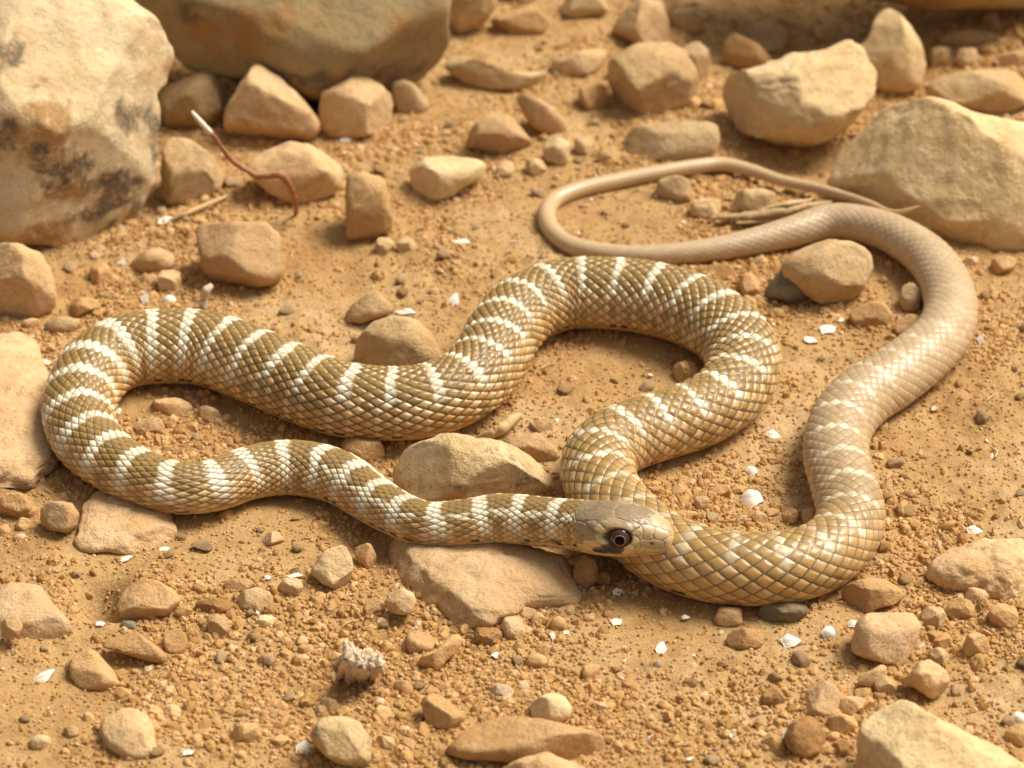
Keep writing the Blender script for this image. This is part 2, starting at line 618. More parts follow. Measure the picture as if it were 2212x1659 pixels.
sb('grey-brown nodule at the foot of the upright slab', (806, 508, 856, 558), 'olive')
sb('small brown nodule beside the grey-brown nodule by the slab', (854, 510, 902, 554), 'olive')
st('tan block half hidden under the edge of the crusted boulder',
   [(-60, 530), (40, 524), (85, 545), (106, 580), (123, 640), (110, 672), (70, 692), (0, 694), (-70, 684)], 'tan', seed=22)
sb('knobbly tan stone under the tan block by the crusted boulder', (142, 640, 224, 692), 'orange')
st('smooth olive-brown pebble behind the snake outer bend',
   [(90, 702), (115, 686), (150, 682), (180, 700), (182, 712), (150, 724), (110, 722)], 'olive', seed=24, sub=3, facets=2)
sb('small orange pebble beside the smooth olive-brown one', (46, 684, 90, 716), 'orange', facets=2)
st('angular tan chip lying at the foot of the crusted boulder',
   [(270, 575), (300, 545), (340, 533), (388, 552), (375, 575), (340, 594), (295, 590)], 'tan', seed=26, sub=3)
sb('upright pinkish chip in front of the angular tan one', (336, 576, 398, 640), 'pink')
sb('brown broken stone in the shade of the crusted boulder', (188, 560, 240, 622), 'orange')
sb('small stone between the upright chip and the snake', (300, 590, 340, 622), 'orange')

st('squat rounded stone tucked close behind the snake back bend',
   [(757, 775), (768, 730), (800, 695), (850, 681), (900, 687), (930, 715), (956, 765), (952, 800), (900, 815), (770, 815)], 'olive', seed=31, facets=4, thick=.45)
st('small leaning tan stone behind the squat one',
   [(733, 702), (745, 670), (790, 635), (810, 627), (840, 650), (856, 675), (800, 692), (760, 710)], 'tan', seed=33, sub=3)

st('angular pale stone with a bright flat top',
   [(870, 352), (910, 338), (970, 329), (1035, 338), (1052, 357), (1040, 385), (1000, 405), (975, 430), (940, 437), (895, 416), (878, 385)], 'pale', seed=35, top=.35)
st('triangular tan stone lying above the angular pale one',
   [(986, 312), (1010, 285), (1050, 245), (1075, 237), (1110, 255), (1150, 295), (1161, 320), (1130, 336), (1095, 344), (1040, 324)], 'tan', seed=37, top=.25)
st('slanting tan bar of stone leaning behind the triangular one',
   [(1113, 200), (1150, 205), (1200, 235), (1226, 270), (1231, 297), (1180, 292), (1150, 276), (1125, 240)], 'tan', seed=38, sub=3)
sb('pale upright egg-shaped stone under the slanting bar', (1169, 291, 1236, 366), 'pale', facets=3)
sb('olive round stone beside the pale egg-shaped one', (1236, 294, 1290, 344), 'olive', facets=3)
sb('orange block beside the olive round stone', (1284, 316, 1344, 362), 'orange', n=6)
sb('tan cube of stone under the triangular stone', (1126, 334, 1186, 388), 'tan', n=6)
sb('small round tan stone under the triangular stone', (1071, 345, 1113, 391), 'tan', facets=3)
st('low dusty slab behind the far tail bend',
   [(1325, 300), (1340, 280), (1380, 265), (1450, 260), (1547, 264), (1558, 300), (1540, 342), (1450, 354), (1370, 347)], 'olive', 'flat_stone', seed=44, thick=.35)
st('pale ridge of buried rock in the soil behind the snake',
   [(958, 112), (1010, 122), (1060, 148), (1120, 168), (1196, 163), (1194, 182), (1120, 199), (1050, 196), (1000, 182), (962, 150)], 'pale', seed=46, thick=.6, sub=4)
st('rough forked stone leaning at the big angular stone',
   [(1186, 128), (1250, 112), (1300, 94), (1322, 105), (1295, 150), (1262, 168), (1200, 164)], 'tan', seed=47, sub=3)
sb('brown wedge in front of the big angular stone', (1240, 176, 1320, 248), 'orange', n=6)
st('big angular stone with a flat sloping top',
   [(1299, 165), (1330, 120), (1380, 90), (1430, 84), (1480, 105), (1515, 160), (1527, 190), (1500, 215), (1440, 242), (1390, 252), (1330, 242), (1304, 205)], 'olive', seed=48, top=.36, sub=4)
sb('rounded tan stone leaning against the big angular stone', (1465, 84, 1540, 190), 'tan')
st('smooth-faced upright tan slab above the big angular stone',
   [(1308, 85), (1340, 30), (1380, 0), (1442, -8), (1448, 40), (1442, 98), (1380, 108)], 'tan', seed=50)
sb('grey-tan stone beside the upright tan slab', (1444, 2, 1524, 84), 'olive')
sb('orange loaf-shaped stone far behind the snake', (1052, 16, 1196, 82), 'orange')
sb('flat cream stone far behind the snake by the upright slab', (1200, -24, 1330, 48), 'pale', thick=.5)
st('tall yellowish stone standing next to the grey-brown boulder',
   [(968, -60), (1060, -60), (1075, 10), (1040, 60), (1018, 84), (990, 82), (972, 50)], 'olive', seed=52)
sb('small grey rounded stone behind the loaf-shaped one', (1080, -30, 1160, 18), 'olive')
st('big pale wedge-shaped stone with a peaked end',
   [(1533, 170), (1570, 158), (1640, 150), (1700, 122), (1770, 113), (1830, 87), (1862, 112), (1887, 160), (1882, 210), (1860, 242), (1800, 292), (1760, 318), (1680, 308), (1600, 282), (1545, 234), (1518, 195)],
   'pale', seed=54, sub=5, facets=6, top=.34, bury=-.006, rough=.08)
st('teardrop-shaped pale stone standing upright behind the wedge stone',
   [(1872, 85), (1898, 18), (1912, 8), (1930, 14), (1960, 50), (1985, 85), (2001, 150), (1987, 188), (1940, 208), (1890, 204), (1872, 160), (1855, 100)], 'pale', seed=56, facets=4)
st('long block of stone lying behind the smooth pale boulder',
   [(1988, 192), (2030, 165), (2120, 150), (2210, 150), (2260, 200), (2190, 242), (2150, 252), (2060, 228), (1995, 212)], 'olive', seed=58, top=.2)
st('tan stone slanting up behind the wedge stone',
   [(1558, 155), (1563, 92), (1585, 71), (1640, 95), (1678, 128), (1650, 158), (1600, 162)], 'orange', seed=60, sub=3)
sb('greenish pale oval stone at the edge of the shaded hollow', (1614, 40, 1706, 124), 'olive', facets=3)
sb('small pinkish stone in the shaded hollow', (1755, 52, 1812, 96), 'orange', facets=3)
sb('tan stone between the teardrop stone and the grey heap', (2008, 98, 2060, 154), 'tan')
sb('pinkish stone behind the long block', (2058, 98, 2124, 154), 'pink')
sb('dull greenish flat stone beyond the pinkish one', (2022, 62, 2176, 108), 'olive')
sb('brown nodule below the dark reddish boulder', (2218 - 4, 40, 2290, 110), 'orange')
sb('small brown stone standing below the dark reddish boulder', (2120, 18, 2160, 62), 'orange')
sb('reddish low stone behind the long block end', (2150, 104, 2240, 150), 'orange')

# --- around the tail
st('stone enclosed by the tail curve with a rounded top',
   [(1683, 572), (1720, 540), (1780, 519), (1840, 521), (1875, 540), (1887, 580), (1870, 622), (1830, 656), (1780, 667), (1740, 642), (1690, 604)], 'olive', seed=62, facets=4)
st('dark-crusted stone in front of the stone enclosed by the tail',
   [(1632, 638), (1660, 610), (1690, 582), (1720, 578), (1750, 600), (1757, 640), (1730, 662), (1670, 660)], 'grey', seed=63, sub=3)
sb('speckled olive oval stone touching the inside of the tail curve', (1940, 608, 1997, 680), 'olive', facets=2)
sb('low tan stone inside the tail curve', (1930, 676, 2006, 736), 'orange')
sb('cracked tan stone between the coil and the tail', (1830, 650, 1936, 714), 'orange')
sb('pale round stone inside the tail-end loop', (1576, 402, 1684, 466), 'pale', facets=3)
sb('greyish stone inside the tail-end loop', (1408, 378, 1510, 444), 'olive')
sb('small tan stone under the dry husk', (1486, 424, 1562, 482), 'tan')
sb('soil-covered lump beside the smooth pale boulder', (2134, 550, 2200, 602), 'orange')
sb('tan chip between the coil and the tail', (1520, 566, 1590, 610), 'orange')
sb('tan upright chip beside the dark-crusted stone', (1594, 585, 1642, 650), 'orange')

# --- inside and around the coils
st('pale flat chip inside the front loop',
   [(312, 878), (335, 862), (380, 858), (412, 870), (418, 885), (400, 900), (370, 905), (330, 890)], 'tan', seed=73, sub=3, top=.3)
st('tan chip with a sharp corner inside the front loop',
   [(427, 880), (440, 873), (470, 884), (482, 900), (470, 916), (455, 922), (432, 905)], 'tan', seed=74, sub=3)
sb('low reddish stone inside the front loop', (284, 900, 362, 946), 'pink')
sb('small reddish stone below the low one in the front loop', (292, 922, 340, 952), 'orange')
sb('tiny chip beside the sharp-cornered one', (478, 892, 504, 918), 'tan')
st('speckled humped stone between the neck and the coil',
   [(838, 1018), (860, 980), (900, 955), (960, 936), (1030, 944), (1090, 955), (1150, 980), (1202, 1012), (1214, 1045), (1200, 1075), (1050, 1090), (900, 1095), (856, 1068)],
   'lichen', seed=75, facets=4, sub=5, thick=.55, rough=.04)
st('small brown stone between the humped stone and the coil',
   [(729, 957), (750, 932), (800, 929), (825, 950), (834, 985), (815, 1000), (790, 1006), (750, 978)], 'orange', seed=76, sub=3)
st('tan block beside the humped stone',
   [(1080, 952), (1130, 938), (1165, 934), (1200, 968), (1212, 992), (1180, 1004), (1120, 988)], 'tan', seed=77, sub=3)
sb('flat tan chip behind the tan block', (1136, 902, 1200, 940), 'tan')
sb('pale sliver of stone peeping out behind the neck', (876, 1068, 950, 1100), 'pink')
sb('small chip beside the humped stone and small brown stone', (838, 1010, 864, 1040), 'pink')
sb('block of stone inside the back coil by the dark shadow', (1445, 775, 1515, 835), 'orange')

# --- in front of the snake
st('broad dusty flat stone that the neck rests on',
   [(802, 1215), (828, 1178), (930, 1160), (1100, 1150), (1190, 1172), (1222, 1215), (1258, 1278), (1240, 1302), (1140, 1302), (1110, 1325), (1050, 1356), (985, 1352), (930, 1305), (850, 1292), (818, 1262)],
   'pink', 'flat_stone', mode='flat', rise=.0070, sub=5, facets=3, rough=.11, seed=81)
st('half-buried smooth slab under the front loop',
   [(185, 1075), (240, 1060), (330, 1075), (390, 1150), (362, 1185), (260, 1194), (155, 1188), (168, 1130)], 'pink', 'flat_stone', mode='flat', rise=.0045, sub=5, facets=1, rough=.09, seed=82)
sb('rounded brown stone by the sunken slab', (-6, 1060, 76, 1128), 'orange', facets=4, sub=4)
st('blocky tan stone beside the half-buried smooth slab',
   [(84, 1102), (110, 1082), (150, 1084), (170, 1110), (166, 1140), (130, 1166), (100, 1157), (81, 1130)], 'tan', seed=84)
sb('small brown chip between the two stones by the slab', (30, 1115, 70, 1152), 'orange')
sb('round chip under the rounded brown stone', (-12, 1130, 26, 1166), 'orange')
sb('little round pebble by the blocky tan stone', (26, 1150, 60, 1176), 'pink', facets=2)
st('pale pointed stone beside the broad flat stone',
   [(673, 1228), (700, 1190), (745, 1176), (764, 1215), (757, 1262), (746, 1282), (700, 1264), (675, 1242)], 'pale', seed=86, top=.2)
st('smooth tan stone squeezed between the pale pointed stone and the flat stone',
   [(763, 1182), (800, 1170), (814, 1200), (809, 1230), (790, 1237), (768, 1208)], 'orange', seed=87, sub=3)
sb('tan lump on the corner of the broad flat stone', (830, 1268, 902, 1332), 'tan', bury=-.003)
sb('brown lump below the corner of the broad flat stone', (782, 1290, 834, 1342), 'orange')
st('tan domed stone beside the little burrow',
   [(252, 1312), (260, 1272), (300, 1249), (340, 1254), (375, 1275), (394, 1296), (362, 1332), (305, 1345), (268, 1336)], 'orange', seed=88)
st('thin slanting slab lying over a buried mound',
   [(205, 1394), (250, 1375), (290, 1363), (318, 1382), (340, 1394), (358, 1410), (362, 1434), (320, 1432), (285, 1416), (250, 1407)], 'orange', seed=89, thick=.5, bury=.0)
st('buried reddish mound under the thin slanting slab',
   [(140, 1440), (170, 1410), (220, 1400), (265, 1420), (275, 1460), (230, 1490), (160, 1480)], 'orange', 'flat_stone', mode='flat', rise=.006, seed=90)
sb('egg-shaped brown pebble by the thin slanting slab', (350, 1357, 406, 1420), 'orange', facets=2, n=10, jag=.06)
sb('dark grey-green pebble by the tan domed stone', (258, 1338, 300, 1366), 'grey', facets=3)
st('broken buried slab with a rough hollow edge',
   [(-80, 1255), (80, 1254), (106, 1290), (142, 1340), (165, 1378), (100, 1392), (30, 1380), (-80, 1360)], 'pink', 'flat_stone', mode='flat', rise=.006, seed=91, sub=4)
sb('cubic brown stone on the broken buried slab', (-4, 1328, 52, 1382), 'tan', n=6, bury=-.004)
sb('pink-tan chip standing in the crumbly soil', (443, 1322, 500, 1388), 'pink', n=6)
sb('lumpy tan stone in a cluster of reddish chips', (508, 1268, 598, 1322), 'tan', facets=5)
sb('reddish angular chip by the lumpy tan stone', (596, 1246, 658, 1294), 'pink', n=6)
sb('pinkish chip on the bare soil under the snake curve', (563, 1146, 614, 1192), 'pink', n=6)
sb('flat reddish stone behind the lumpy tan stone', (478, 1248, 560, 1286), 'orange')
sb('yellowish chip by the pink-tan chip', (549, 1326, 604, 1364), 'pale')
sb('broad low clod in front of the lumpy tan stone', (418, 1290, 510, 1332), 'clod', 'soil_clod', cat='clod', rough=.17, sub=4, facets=3)
st('buried pale reddish mound in loose soil',
   [(210, 1570), (250, 1532), (300, 1530), (345, 1575), (345, 1620), (270, 1635), (225, 1610)], 'pink', 'flat_stone', mode='flat', rise=.007, seed=94)
sb('whitish oval pebble in loose soil', (64, 1586, 112, 1624), 'pale', facets=1, n=10, jag=.05)
sb('tan pebble by the whitish oval pebble', (132, 1566, 172, 1600), 'olive')
sb('brown tent-shaped pebble near the dark-spotted stone', (495, 1558, 568, 1616), 'orange')
sb('small tan pebble above the buried pale mound', (346, 1520, 394, 1556), 'tan')
sb('reddish round stone under the buried reddish mound', (136, 1425, 180, 1460), 'orange')
st('dark-spotted cream stone with a flat top',
   [(667, 1592), (690, 1553), (740, 1546), (775, 1560), (806, 1602), (801, 1642), (770, 1668), (740, 1660), (700, 1628)], 'lichen', seed=96, top=.2)
sb('domed tan stone near the gnarled wood scrap', (868, 1360, 944, 1418), 'orange', facets=3)
st('bone-shaped tan stone beside the domed one',
   [(899, 1440), (910, 1415), (950, 1400), (970, 1375), (990, 1370), (1000, 1385), (985, 1412), (965, 1425), (950, 1448), (915, 1455)], 'orange', seed=97, thick=.6)
sb('round brown pebble in the crumbs near the gnarled wood', (850, 1466, 888, 1508), 'orange', facets=2)
st('slanting brown stone sunk in crumbs',
   [(908, 1507), (945, 1497), (985, 1528), (1014, 1560), (965, 1578), (920, 1566)], 'orange', seed=98, sub=4)
sb('speckled round cream stone behind the long loaf stone', (1141, 1498, 1237, 1568), 'pale', facets=2, n=10, jag=.06, sub=4)
st('long smooth loaf-shaped stone lying before the snake',
   [(966, 1622), (990, 1590), (1035, 1560), (1100, 1544), (1180, 1555), (1300, 1584), (1310, 1610), (1302, 1642), (1220, 1653), (1140, 1653), (1060, 1644), (984, 1638)],
   'orange', seed=99, sub=5, facets=4, thick=.6, rough=.035)
st('smooth stone top just in front of the long loaf stone',
   [(1050, 1680), (1130, 1637), (1180, 1625), (1215, 1640), (1300, 1672), (1260, 1730), (1100, 1730)], 'tan', seed=100, sub=4, facets=3)
sb('pinkish chip beside the dark-spotted cream stone', (858, 1596, 906, 1634), 'pink')
sb('grey-brown pebble by the pinkish chip', (806, 1588, 860, 1622), 'olive')
sb('knuckle-shaped tan stone touching the flat stone edge', (1074, 1330, 1142, 1390), 'pink')
sb('pale chip between the flat stone and the round pebbles', (1108, 1308, 1160, 1346), 'tan')
sb('oval tan pebble beside the pale chip', (1143, 1320, 1180, 1358), 'orange', facets=2)
sb('smooth brown pebble leaning by the oval tan one', (1186, 1328, 1224, 1372), 'orange', facets=2)
sb('crumbling clod before the broad flat stone', (1020, 1352, 1090, 1402), 'clod', 'soil_clod', cat='clod', rough=.17, sub=4, facets=3)
sb('smooth egg pebble on soil before the flat stone', (1134, 1411, 1184, 1447), 'orange', facets=1, n=10, jag=.05)
sb('brown pebble stacked on a smaller one', (1252, 1430, 1304, 1476), 'orange')
sb('small pebble under the stacked brown one', (1250, 1472, 1292, 1498), 'pink')
sb('dark shaded clod under the snake chin', (1236, 1192, 1294, 1282), 'clod', 'soil_clod', cat='clod', rough=.17, sub=4, facets=3)
sb('crumbly lump beside the clod under the chin', (1284, 1228, 1322, 1276), 'clod', 'soil_clod', cat='clod', rough=.17, sub=4, facets=3)
st('dark grey lichened stone touching the snake',
   [(1629, 1335), (1645, 1308), (1680, 1292), (1712, 1291), (1742, 1308), (1745, 1327), (1715, 1347), (1680, 1338), (1640, 1353)], 'grey', seed=103, sub=4, rough=.09)
st('flat-topped orange stone beside the snake front bend',
   [(1806, 1286), (1830, 1262), (1860, 1249), (1920, 1251), (1950, 1268), (1960, 1291), (1930, 1307), (1900, 1313), (1870, 1328), (1830, 1312)], 'orange', seed=104, sub=4, top=.25)
st('big pitted triangular stone in front of the orange flat-topped one',
   [(1840, 1392), (1850, 1345), (1870, 1325), (1930, 1324), (1985, 1319), (2005, 1345), (1996, 1376), (1962, 1422), (1950, 1440), (1900, 1434), (1843, 1412)], 'pink', seed=105, sub=4, top=.2, rough=.06)
st('tan chip jutting out over a dark gap',
   [(1936, 1477), (1960, 1460), (1985, 1430), (2010, 1424), (2050, 1449), (2059, 1480), (2046, 1506), (2010, 1511), (1980, 1488), (1950, 1483)], 'tan', seed=106, bury=-.003, top=.2)
st('leaning wedge chip beside the pitted triangular stone',
   [(1843, 1486), (1870, 1455), (1905, 1434), (1918, 1440), (1915, 1470), (1890, 1498), (1860, 1496)], 'tan', seed=107, sub=3)
sb('upright tan chip behind the peaked boulder', (1886, 1454, 1940, 1514), 'olive', n=6)
sb('bright orange pebble at the tip of the peaked boulder', (1843, 1484, 1880, 1518), 'orange', facets=2)
sb('flat dusty stone behind the peaked boulder', (1796, 1500, 1880, 1550), 'tan')
sb('rounded earthy stone with a chipped front', (1693, 1546, 1794, 1642), 'clod', facets=6, sub=4, rough=.08)
sb('jagged stone between the earthy one and the peaked boulder', (1782, 1540, 1856, 1592), 'orange', facets=6, rough=.08)
sb('small jagged lump hugging the peaked boulder', (1788, 1596, 1850, 1640), 'clod')
st('dusty sloping mound of buried rock', [(1715, 1500), (1750, 1472), (1800, 1478), (1830, 1520), (1800, 1550), (1740, 1540)], 'pink', 'flat_stone', mode='flat', rise=.005, seed=110)
sb('brown upright stone on bare soil', (2075, 1360, 2142, 1436), 'orange')
sb('twin-lobed tan stone below the dust-covered boulder back', (2134, 1300, 2204, 1368), 'orange')
sb('grey-brown stone beside the pitted triangular stone', (1986, 1304, 2054, 1360), 'olive')
sb('small orange stone under the grey-brown one', (1995, 1360, 2044, 1396), 'orange')
sb('pinkish stone beside the tan jutting chip', (2002, 1396, 2054, 1448), 'pink')
sb('knobbly tan stone before the dark grey lichened one', (1562, 1354, 1660, 1408), 'orange', facets=5)
sb('smooth tan stone near the snake belly', (1540, 1308, 1610, 1358), 'pink', facets=3)
sb('lumpy brown stone by the twin-lobed one', (2040, 1290, 2110, 1346), 'orange')
st('dust-covered boulder back with a white shell on its edge',
   [(1995, 1235), (2055, 1203), (2120, 1187), (2260, 1180), (2300, 1270), (2100, 1285), (2020, 1262)], 'pink', 'flat_stone', mode='flat', rise=.008, seed=112, sub=5, facets=2, rough=.13)
sb('half-buried pink pebble on the dust-covered boulder slope', (2078, 1266, 2140, 1310), 'pink', facets=2)
sb('rusty stone at the soil edge by the peaked boulder', (2168, 1562, 2240, 1616), 'orange')
sb('small dark clod below the jutting tan chip', (2050, 1476, 2092, 1510), 'olive')
sb('brown clod beside the dusty sloping mound', (1640, 1485, 1700, 1530), 'clod', 'soil_clod', cat='clod', rough=.17, sub=4, facets=3)
for k, (x, y, w, h) in enumerate([(1516, 1088, 40, 44), (1560, 1062, 44, 40), (1600, 1125, 36, 34), (1640, 1120, 38, 36), (1712, 1118, 44, 48), (1752, 1118, 48, 52), (1468, 1060, 40, 36), (1670, 1110, 36, 30), (1490, 1115, 44, 28)]):
    sb('tan pebble in the little heap inside the snake front bend', (x - w / 2, y - h / 2, x + w / 2, y + h / 2), ['tan', 'orange', 'pink'][k % 3], 'pebble', cat='pebble', group='pebbles heaped inside the front bend')

# ---------------------------------------------------------------- the snake
# traced centre line: picture x, y, half width (picture px), extra height above the ground (m)
SN = [(1458, 1161, 3, .0212), (1447, 1161, 26, .0180), (1425, 1158, 38, .0168), (1392, 1148, 50, .0160), (1326, 1141, 57, .0155), (1260, 1136, 55, .0125), (1180, 1129, 54, .0085),
      (1080, 1121, 54, .0060), (1000, 1129, 50, .0055), (920, 1131, 49, .0045), (848, 1110, 50, .0025), (795, 1074, 54, .0010), (745, 1040, 58, 0), (690, 1019, 60, 0),
      (620, 1012, 60, 0), (540, 1026, 58, 0), (460, 1050, 56, .0015), (380, 1050, 57, .003), (300, 1030, 60, .002), (230, 992, 66, .001), (184, 944, 72, 0),
      (170, 890, 75, 0), (184, 832, 77, 0), (225, 785, 79, 0), (280, 758, 81, 0), (350, 749, 82, 0), (440, 754, 82, 0), (530, 782, 82, 0), (635, 828, 82, 0), (735, 862, 82, 0), (840, 876, 81, 0),
      (930, 866, 80, 0), (1005, 833, 79, 0), (1056, 778, 78, 0), (1090, 716, 77, 0), (1138, 668, 77, 0), (1220, 640, 78, 0), (1310, 634, 79, 0), (1400, 643, 80, 0), (1485, 668, 80, 0),
      (1556, 706, 79, 0), (1600, 756, 78, 0), (1602, 812, 76, 0), (1560, 864, 75, 0), (1495, 900, 75, 0), (1420, 924, 75, 0), (1345, 948, 76, 0), (1298, 986, 77, 0), (1296, 1040, 77, 0),
      (1330, 1100, 78, 0), (1385, 1155, 79, 0), (1450, 1195, 80, 0), (1530, 1219, 81, 0), (1610, 1229, 81, 0), (1690, 1226, 80, 0), (1765, 1206, 77, 0), (1820, 1165, 73, 0), (1838, 1110, 71, 0),
      (1822, 1045, 69, 0), (1806, 980, 68, 0), (1818, 915, 68, 0), (1860, 862, 68, 0), (1920, 822, 67, 0), (1985, 775, 64, 0), (2036, 723, 60, 0), (2054, 668, 56, 0), (2042, 612, 53, 0), (2008, 560, 49, .001),
      (1955, 518, 45, .002), (1890, 488, 41, .003), (1800, 477, 38, .002), (1700, 503, 33, .001), (1600, 530, 28, 0), (1500, 545, 25, 0), (1400, 551, 22, 0), (1300, 547, 20.5, 0), (1235, 530, 19.5, 0),
      (1195, 500, 19, 0), (1181, 465, 18.5, 0), (1196, 434, 18, 0), (1242, 412, 17.5, 0), (1330, 392, 17, 0), (1430, 370, 16.5, .001), (1500, 358, 16, .002), (1560, 354, 15.5, .002), (1620, 368, 14, .002),
      (1690, 394, 12.5, .002), (1760, 411, 11, .002), (1830, 424, 9.5, .006), (1880, 440, 8, .010), (1930, 456, 6, .014), (1965, 452, 4, .016), (1990, 443, 1.0, .018)]


def snake_path():
    P, r = [], []
    for x, y, hw, ex in SN:
        z = .01
        for _ in range(5):
            p = at_z(x, y, z)
            rr = hw * PXT * depth_of(p)
            z = float(ground_z(p[0], p[1])[0]) * .7 + rr * .90 + ex
        P.append(p)
        r.append(rr)
    P, r = np.array(P), np.array(r)
    # smooth the height so that the body does not ripple
    for _ in range(2):
        z = P[:, 2].copy()
        P[8:-1, 2] = .25 * z[7:-2] + .5 * z[8:-1] + .25 * z[9:]
    # centripetal Catmull-Rom
    Q = np.concatenate([P, r[:, None]], 1)
    Q = np.vstack([2 * Q[0] - Q[1], Q, 2 * Q[-1] - Q[-2]])
    out = []
    for i in range(1, len(Q) - 2):
        p0, p1, p2, p3 = Q[i - 1], Q[i], Q[i + 1], Q[i + 2]
        k = [np.linalg.norm((b - a)[:3]) ** .5 + 1e-9 for a, b in ((p0, p1), (p1, p2), (p2, p3))]
        t0, t1, t2, t3 = 0, k[0], k[0] + k[1], sum(k)
        for t in np.linspace(t1, t2, 24, endpoint=False):
            A1 = (t1 - t) / (t1 - t0) * p0 + (t - t0) / (t1 - t0) * p1
            A2 = (t2 - t) / (t2 - t1) * p1 + (t - t1) / (t2 - t1) * p2
            A3 = (t3 - t) / (t3 - t2) * p2 + (t - t2) / (t3 - t2) * p3
            B1 = (t2 - t) / (t2 - t0) * A1 + (t - t0) / (t2 - t0) * A2
            B2 = (t3 - t) / (t3 - t1) * A2 + (t - t1) / (t3 - t1) * A3
            out.append((t2 - t) / (t2 - t1) * B1 + (t - t1) / (t2 - t1) * B2)
    out.append(Q[-2])
    return np.array(out)


path = snake_path()
seg = np.linalg.norm(np.diff(path[:, :3], axis=0), axis=1)
S0 = np.concatenate([[0], np.cumsum(seg)])
LEN = S0[-1]
HL = 0.036                                 # length of the head's finely meshed part
ss = np.concatenate([np.linspace(0, 1, 26)[:-1] ** 1.8 * .004, np.arange(.004, HL, .00030), np.arange(HL, LEN * .80, .00046), np.arange(LEN * .80, LEN, .0008), [LEN]])
Pc = np.stack([np.interp(ss, S0, path[:, k]) for k in range(4)], 1)
rad = np.maximum(Pc[:, 3], .0002)
ctr = Pc[:, :3].copy()
# gentle smoothing of the resampled line
for _ in range(12):
    ctr[1:-1] = .25 * ctr[:-2] + .5 * ctr[1:-1] + .25 * ctr[2:]
tan = np.gradient(ctr, axis=0)
for _ in range(30):
    tan[1:-1] = .25 * tan[:-2] + .5 * tan[1:-1] + .25 * tan[2:]
tan /= np.linalg.norm(tan, axis=1)[:, None]
side = np.cross(tan, np.array([0, 0, 1.0]))
side /= np.linalg.norm(side, axis=1)[:, None]
upv = np.cross(side, tan)
NS = len(ss)
# angle samples: 0 on the spine, dense on the back and flanks, sparse under the belly
TH_D = R(128)
th = np.concatenate([np.linspace(-TH_D, TH_D, 228), np.linspace(TH_D, 2 * math.pi - TH_D, 20)[1:-1]])
th = np.where(th > math.pi, th - 2 * math.pi, th)
NT_ = len(th)
TH = np.broadcast_to(th[None, :], (NS, NT_))
SS = np.broadcast_to(ss[:, None], (NS, NT_))

# head profile: distance from the snout in picture px for colouring and plates
PX = PXT * depth_of(ctr[60])               # metres per traced px at the head
dpx = SS / PX                              # px from the snout
aT = np.abs(TH)
# cross-section: round body, slightly flattened; boxier head with a flat crown
hd = 1 - smooth(dpx, 150, 270)
c_, s_ = np.cos(TH), np.sin(TH)
e = 2.0 + .55 * hd
nrm = (np.abs(c_) ** e + np.abs(s_) ** e) ** (1 / e)
fl = np.where(c_ > 0, .97 - .10 * hd * smooth(dpx, 8, 60), .93)
wd = 1.03 + .03 * hd
rx, rz = wd * s_ / nrm, fl * c_ / nrm
brow = hd * np.exp(-((dpx - 112) / 36.0) ** 2) * np.exp(-((aT - R(47)) / R(13)) ** 2)
cheek = hd * np.exp(-((dpx - 205) / 45.0) ** 2) * np.exp(-((aT - R(85)) / R(30)) ** 2)
sunk = hd * np.exp(-((dpx - 60) / 30.0) ** 2) * np.exp(-((aT - R(62)) / R(14)) ** 2)
bulge = .075 * brow + .05 * cheek - .05 * sunk

# ---- scales: a staggered lattice in (u along, v around)
row_ang = (2 * R(121) / np.interp(ss / ss[-1], [0, .34, .50, .80, 1], [33, 33, 21, 20, 18]))[:, None]
knS = np.array([0, .06, .16, .30, .50, .62, .70, .80, .90, 1.0]) * LEN
knL = np.array([3.4, 4.8, 5.5, 5.6, 5.1, 4.9, 4.6, 3.6, 2.4, 1.5]) * .001
# scales run longer where the skin is stretched on the front right bend
La = np.interp(ss, knS, knL) * (1 + .38 * np.exp(-((ss - .535 * LEN) / (.035 * LEN)) ** 2))
u1 = np.concatenate([[0], np.cumsum(np.diff(ss) / (.5 * (La[1:] + La[:-1])))])
wob = .10 * perlin(np.stack([SS.ravel() / .02, TH.ravel() * 1.5, np.zeros(NS * NT_)], 1), 5).reshape(NS, NT_)
U = u1[:, None] + wob * .8 - .10 * aT / 2
Vv = TH / row_ang + wob * .5
j0 = np.floor(Vv)
best = np.full((NS, NT_), 9.0)
sec = np.full((NS, NT_), 9.0)
bi = np.zeros((NS, NT_))
bj = np.zeros((NS, NT_))
ba = np.zeros((NS, NT_))
bb = np.zeros((NS, NT_))
for dj in (-1, 0, 1, 2):
    j = j0 + dj
    off = .5 * np.mod(j, 2)
    ib = np.floor(U - off)
    for di in (0, 1):
        i = ib + di
        a = U - off - i
        b = Vv - j
        n = .30 * (2 * np.abs(a) + np.abs(b)) + .70 * np.sqrt((2.25 * a) ** 2 + b ** 2)
        n = n + .16 * (np.abs(b) - .5) * a        # broader base, pointed tip towards the tail
        nb = n < best
        sec = np.where(nb, best, np.minimum(sec, n))
        bi, bj, ba, bb = np.where(nb, i + off, bi), np.where(nb, j, bj), np.where(nb, a, ba), np.where(nb, b, bb)
        best = np.where(nb, n, best)
edge = sec - best
del best, sec
hsh = rnd(np.floor(bi * 2), bj, 0, 3)
hsh2 = rnd(np.floor(bi * 2), bj, 5, 8)
bs = np.interp(bi, u1, ss)                 # arc length of the scale's own centre
f = bs / LEN

# ---- belly plates
b0_ = np.radians(np.interp(SS[:, :1], [0, .10 * LEN, .14 * LEN, LEN], [107, 108, 118, 119]))
belly = smooth(aT, b0_, b0_ + R(4))
pb = np.mod(U * 1.0, 1.0)
bedge = np.minimum(pb, 1 - pb) * 2

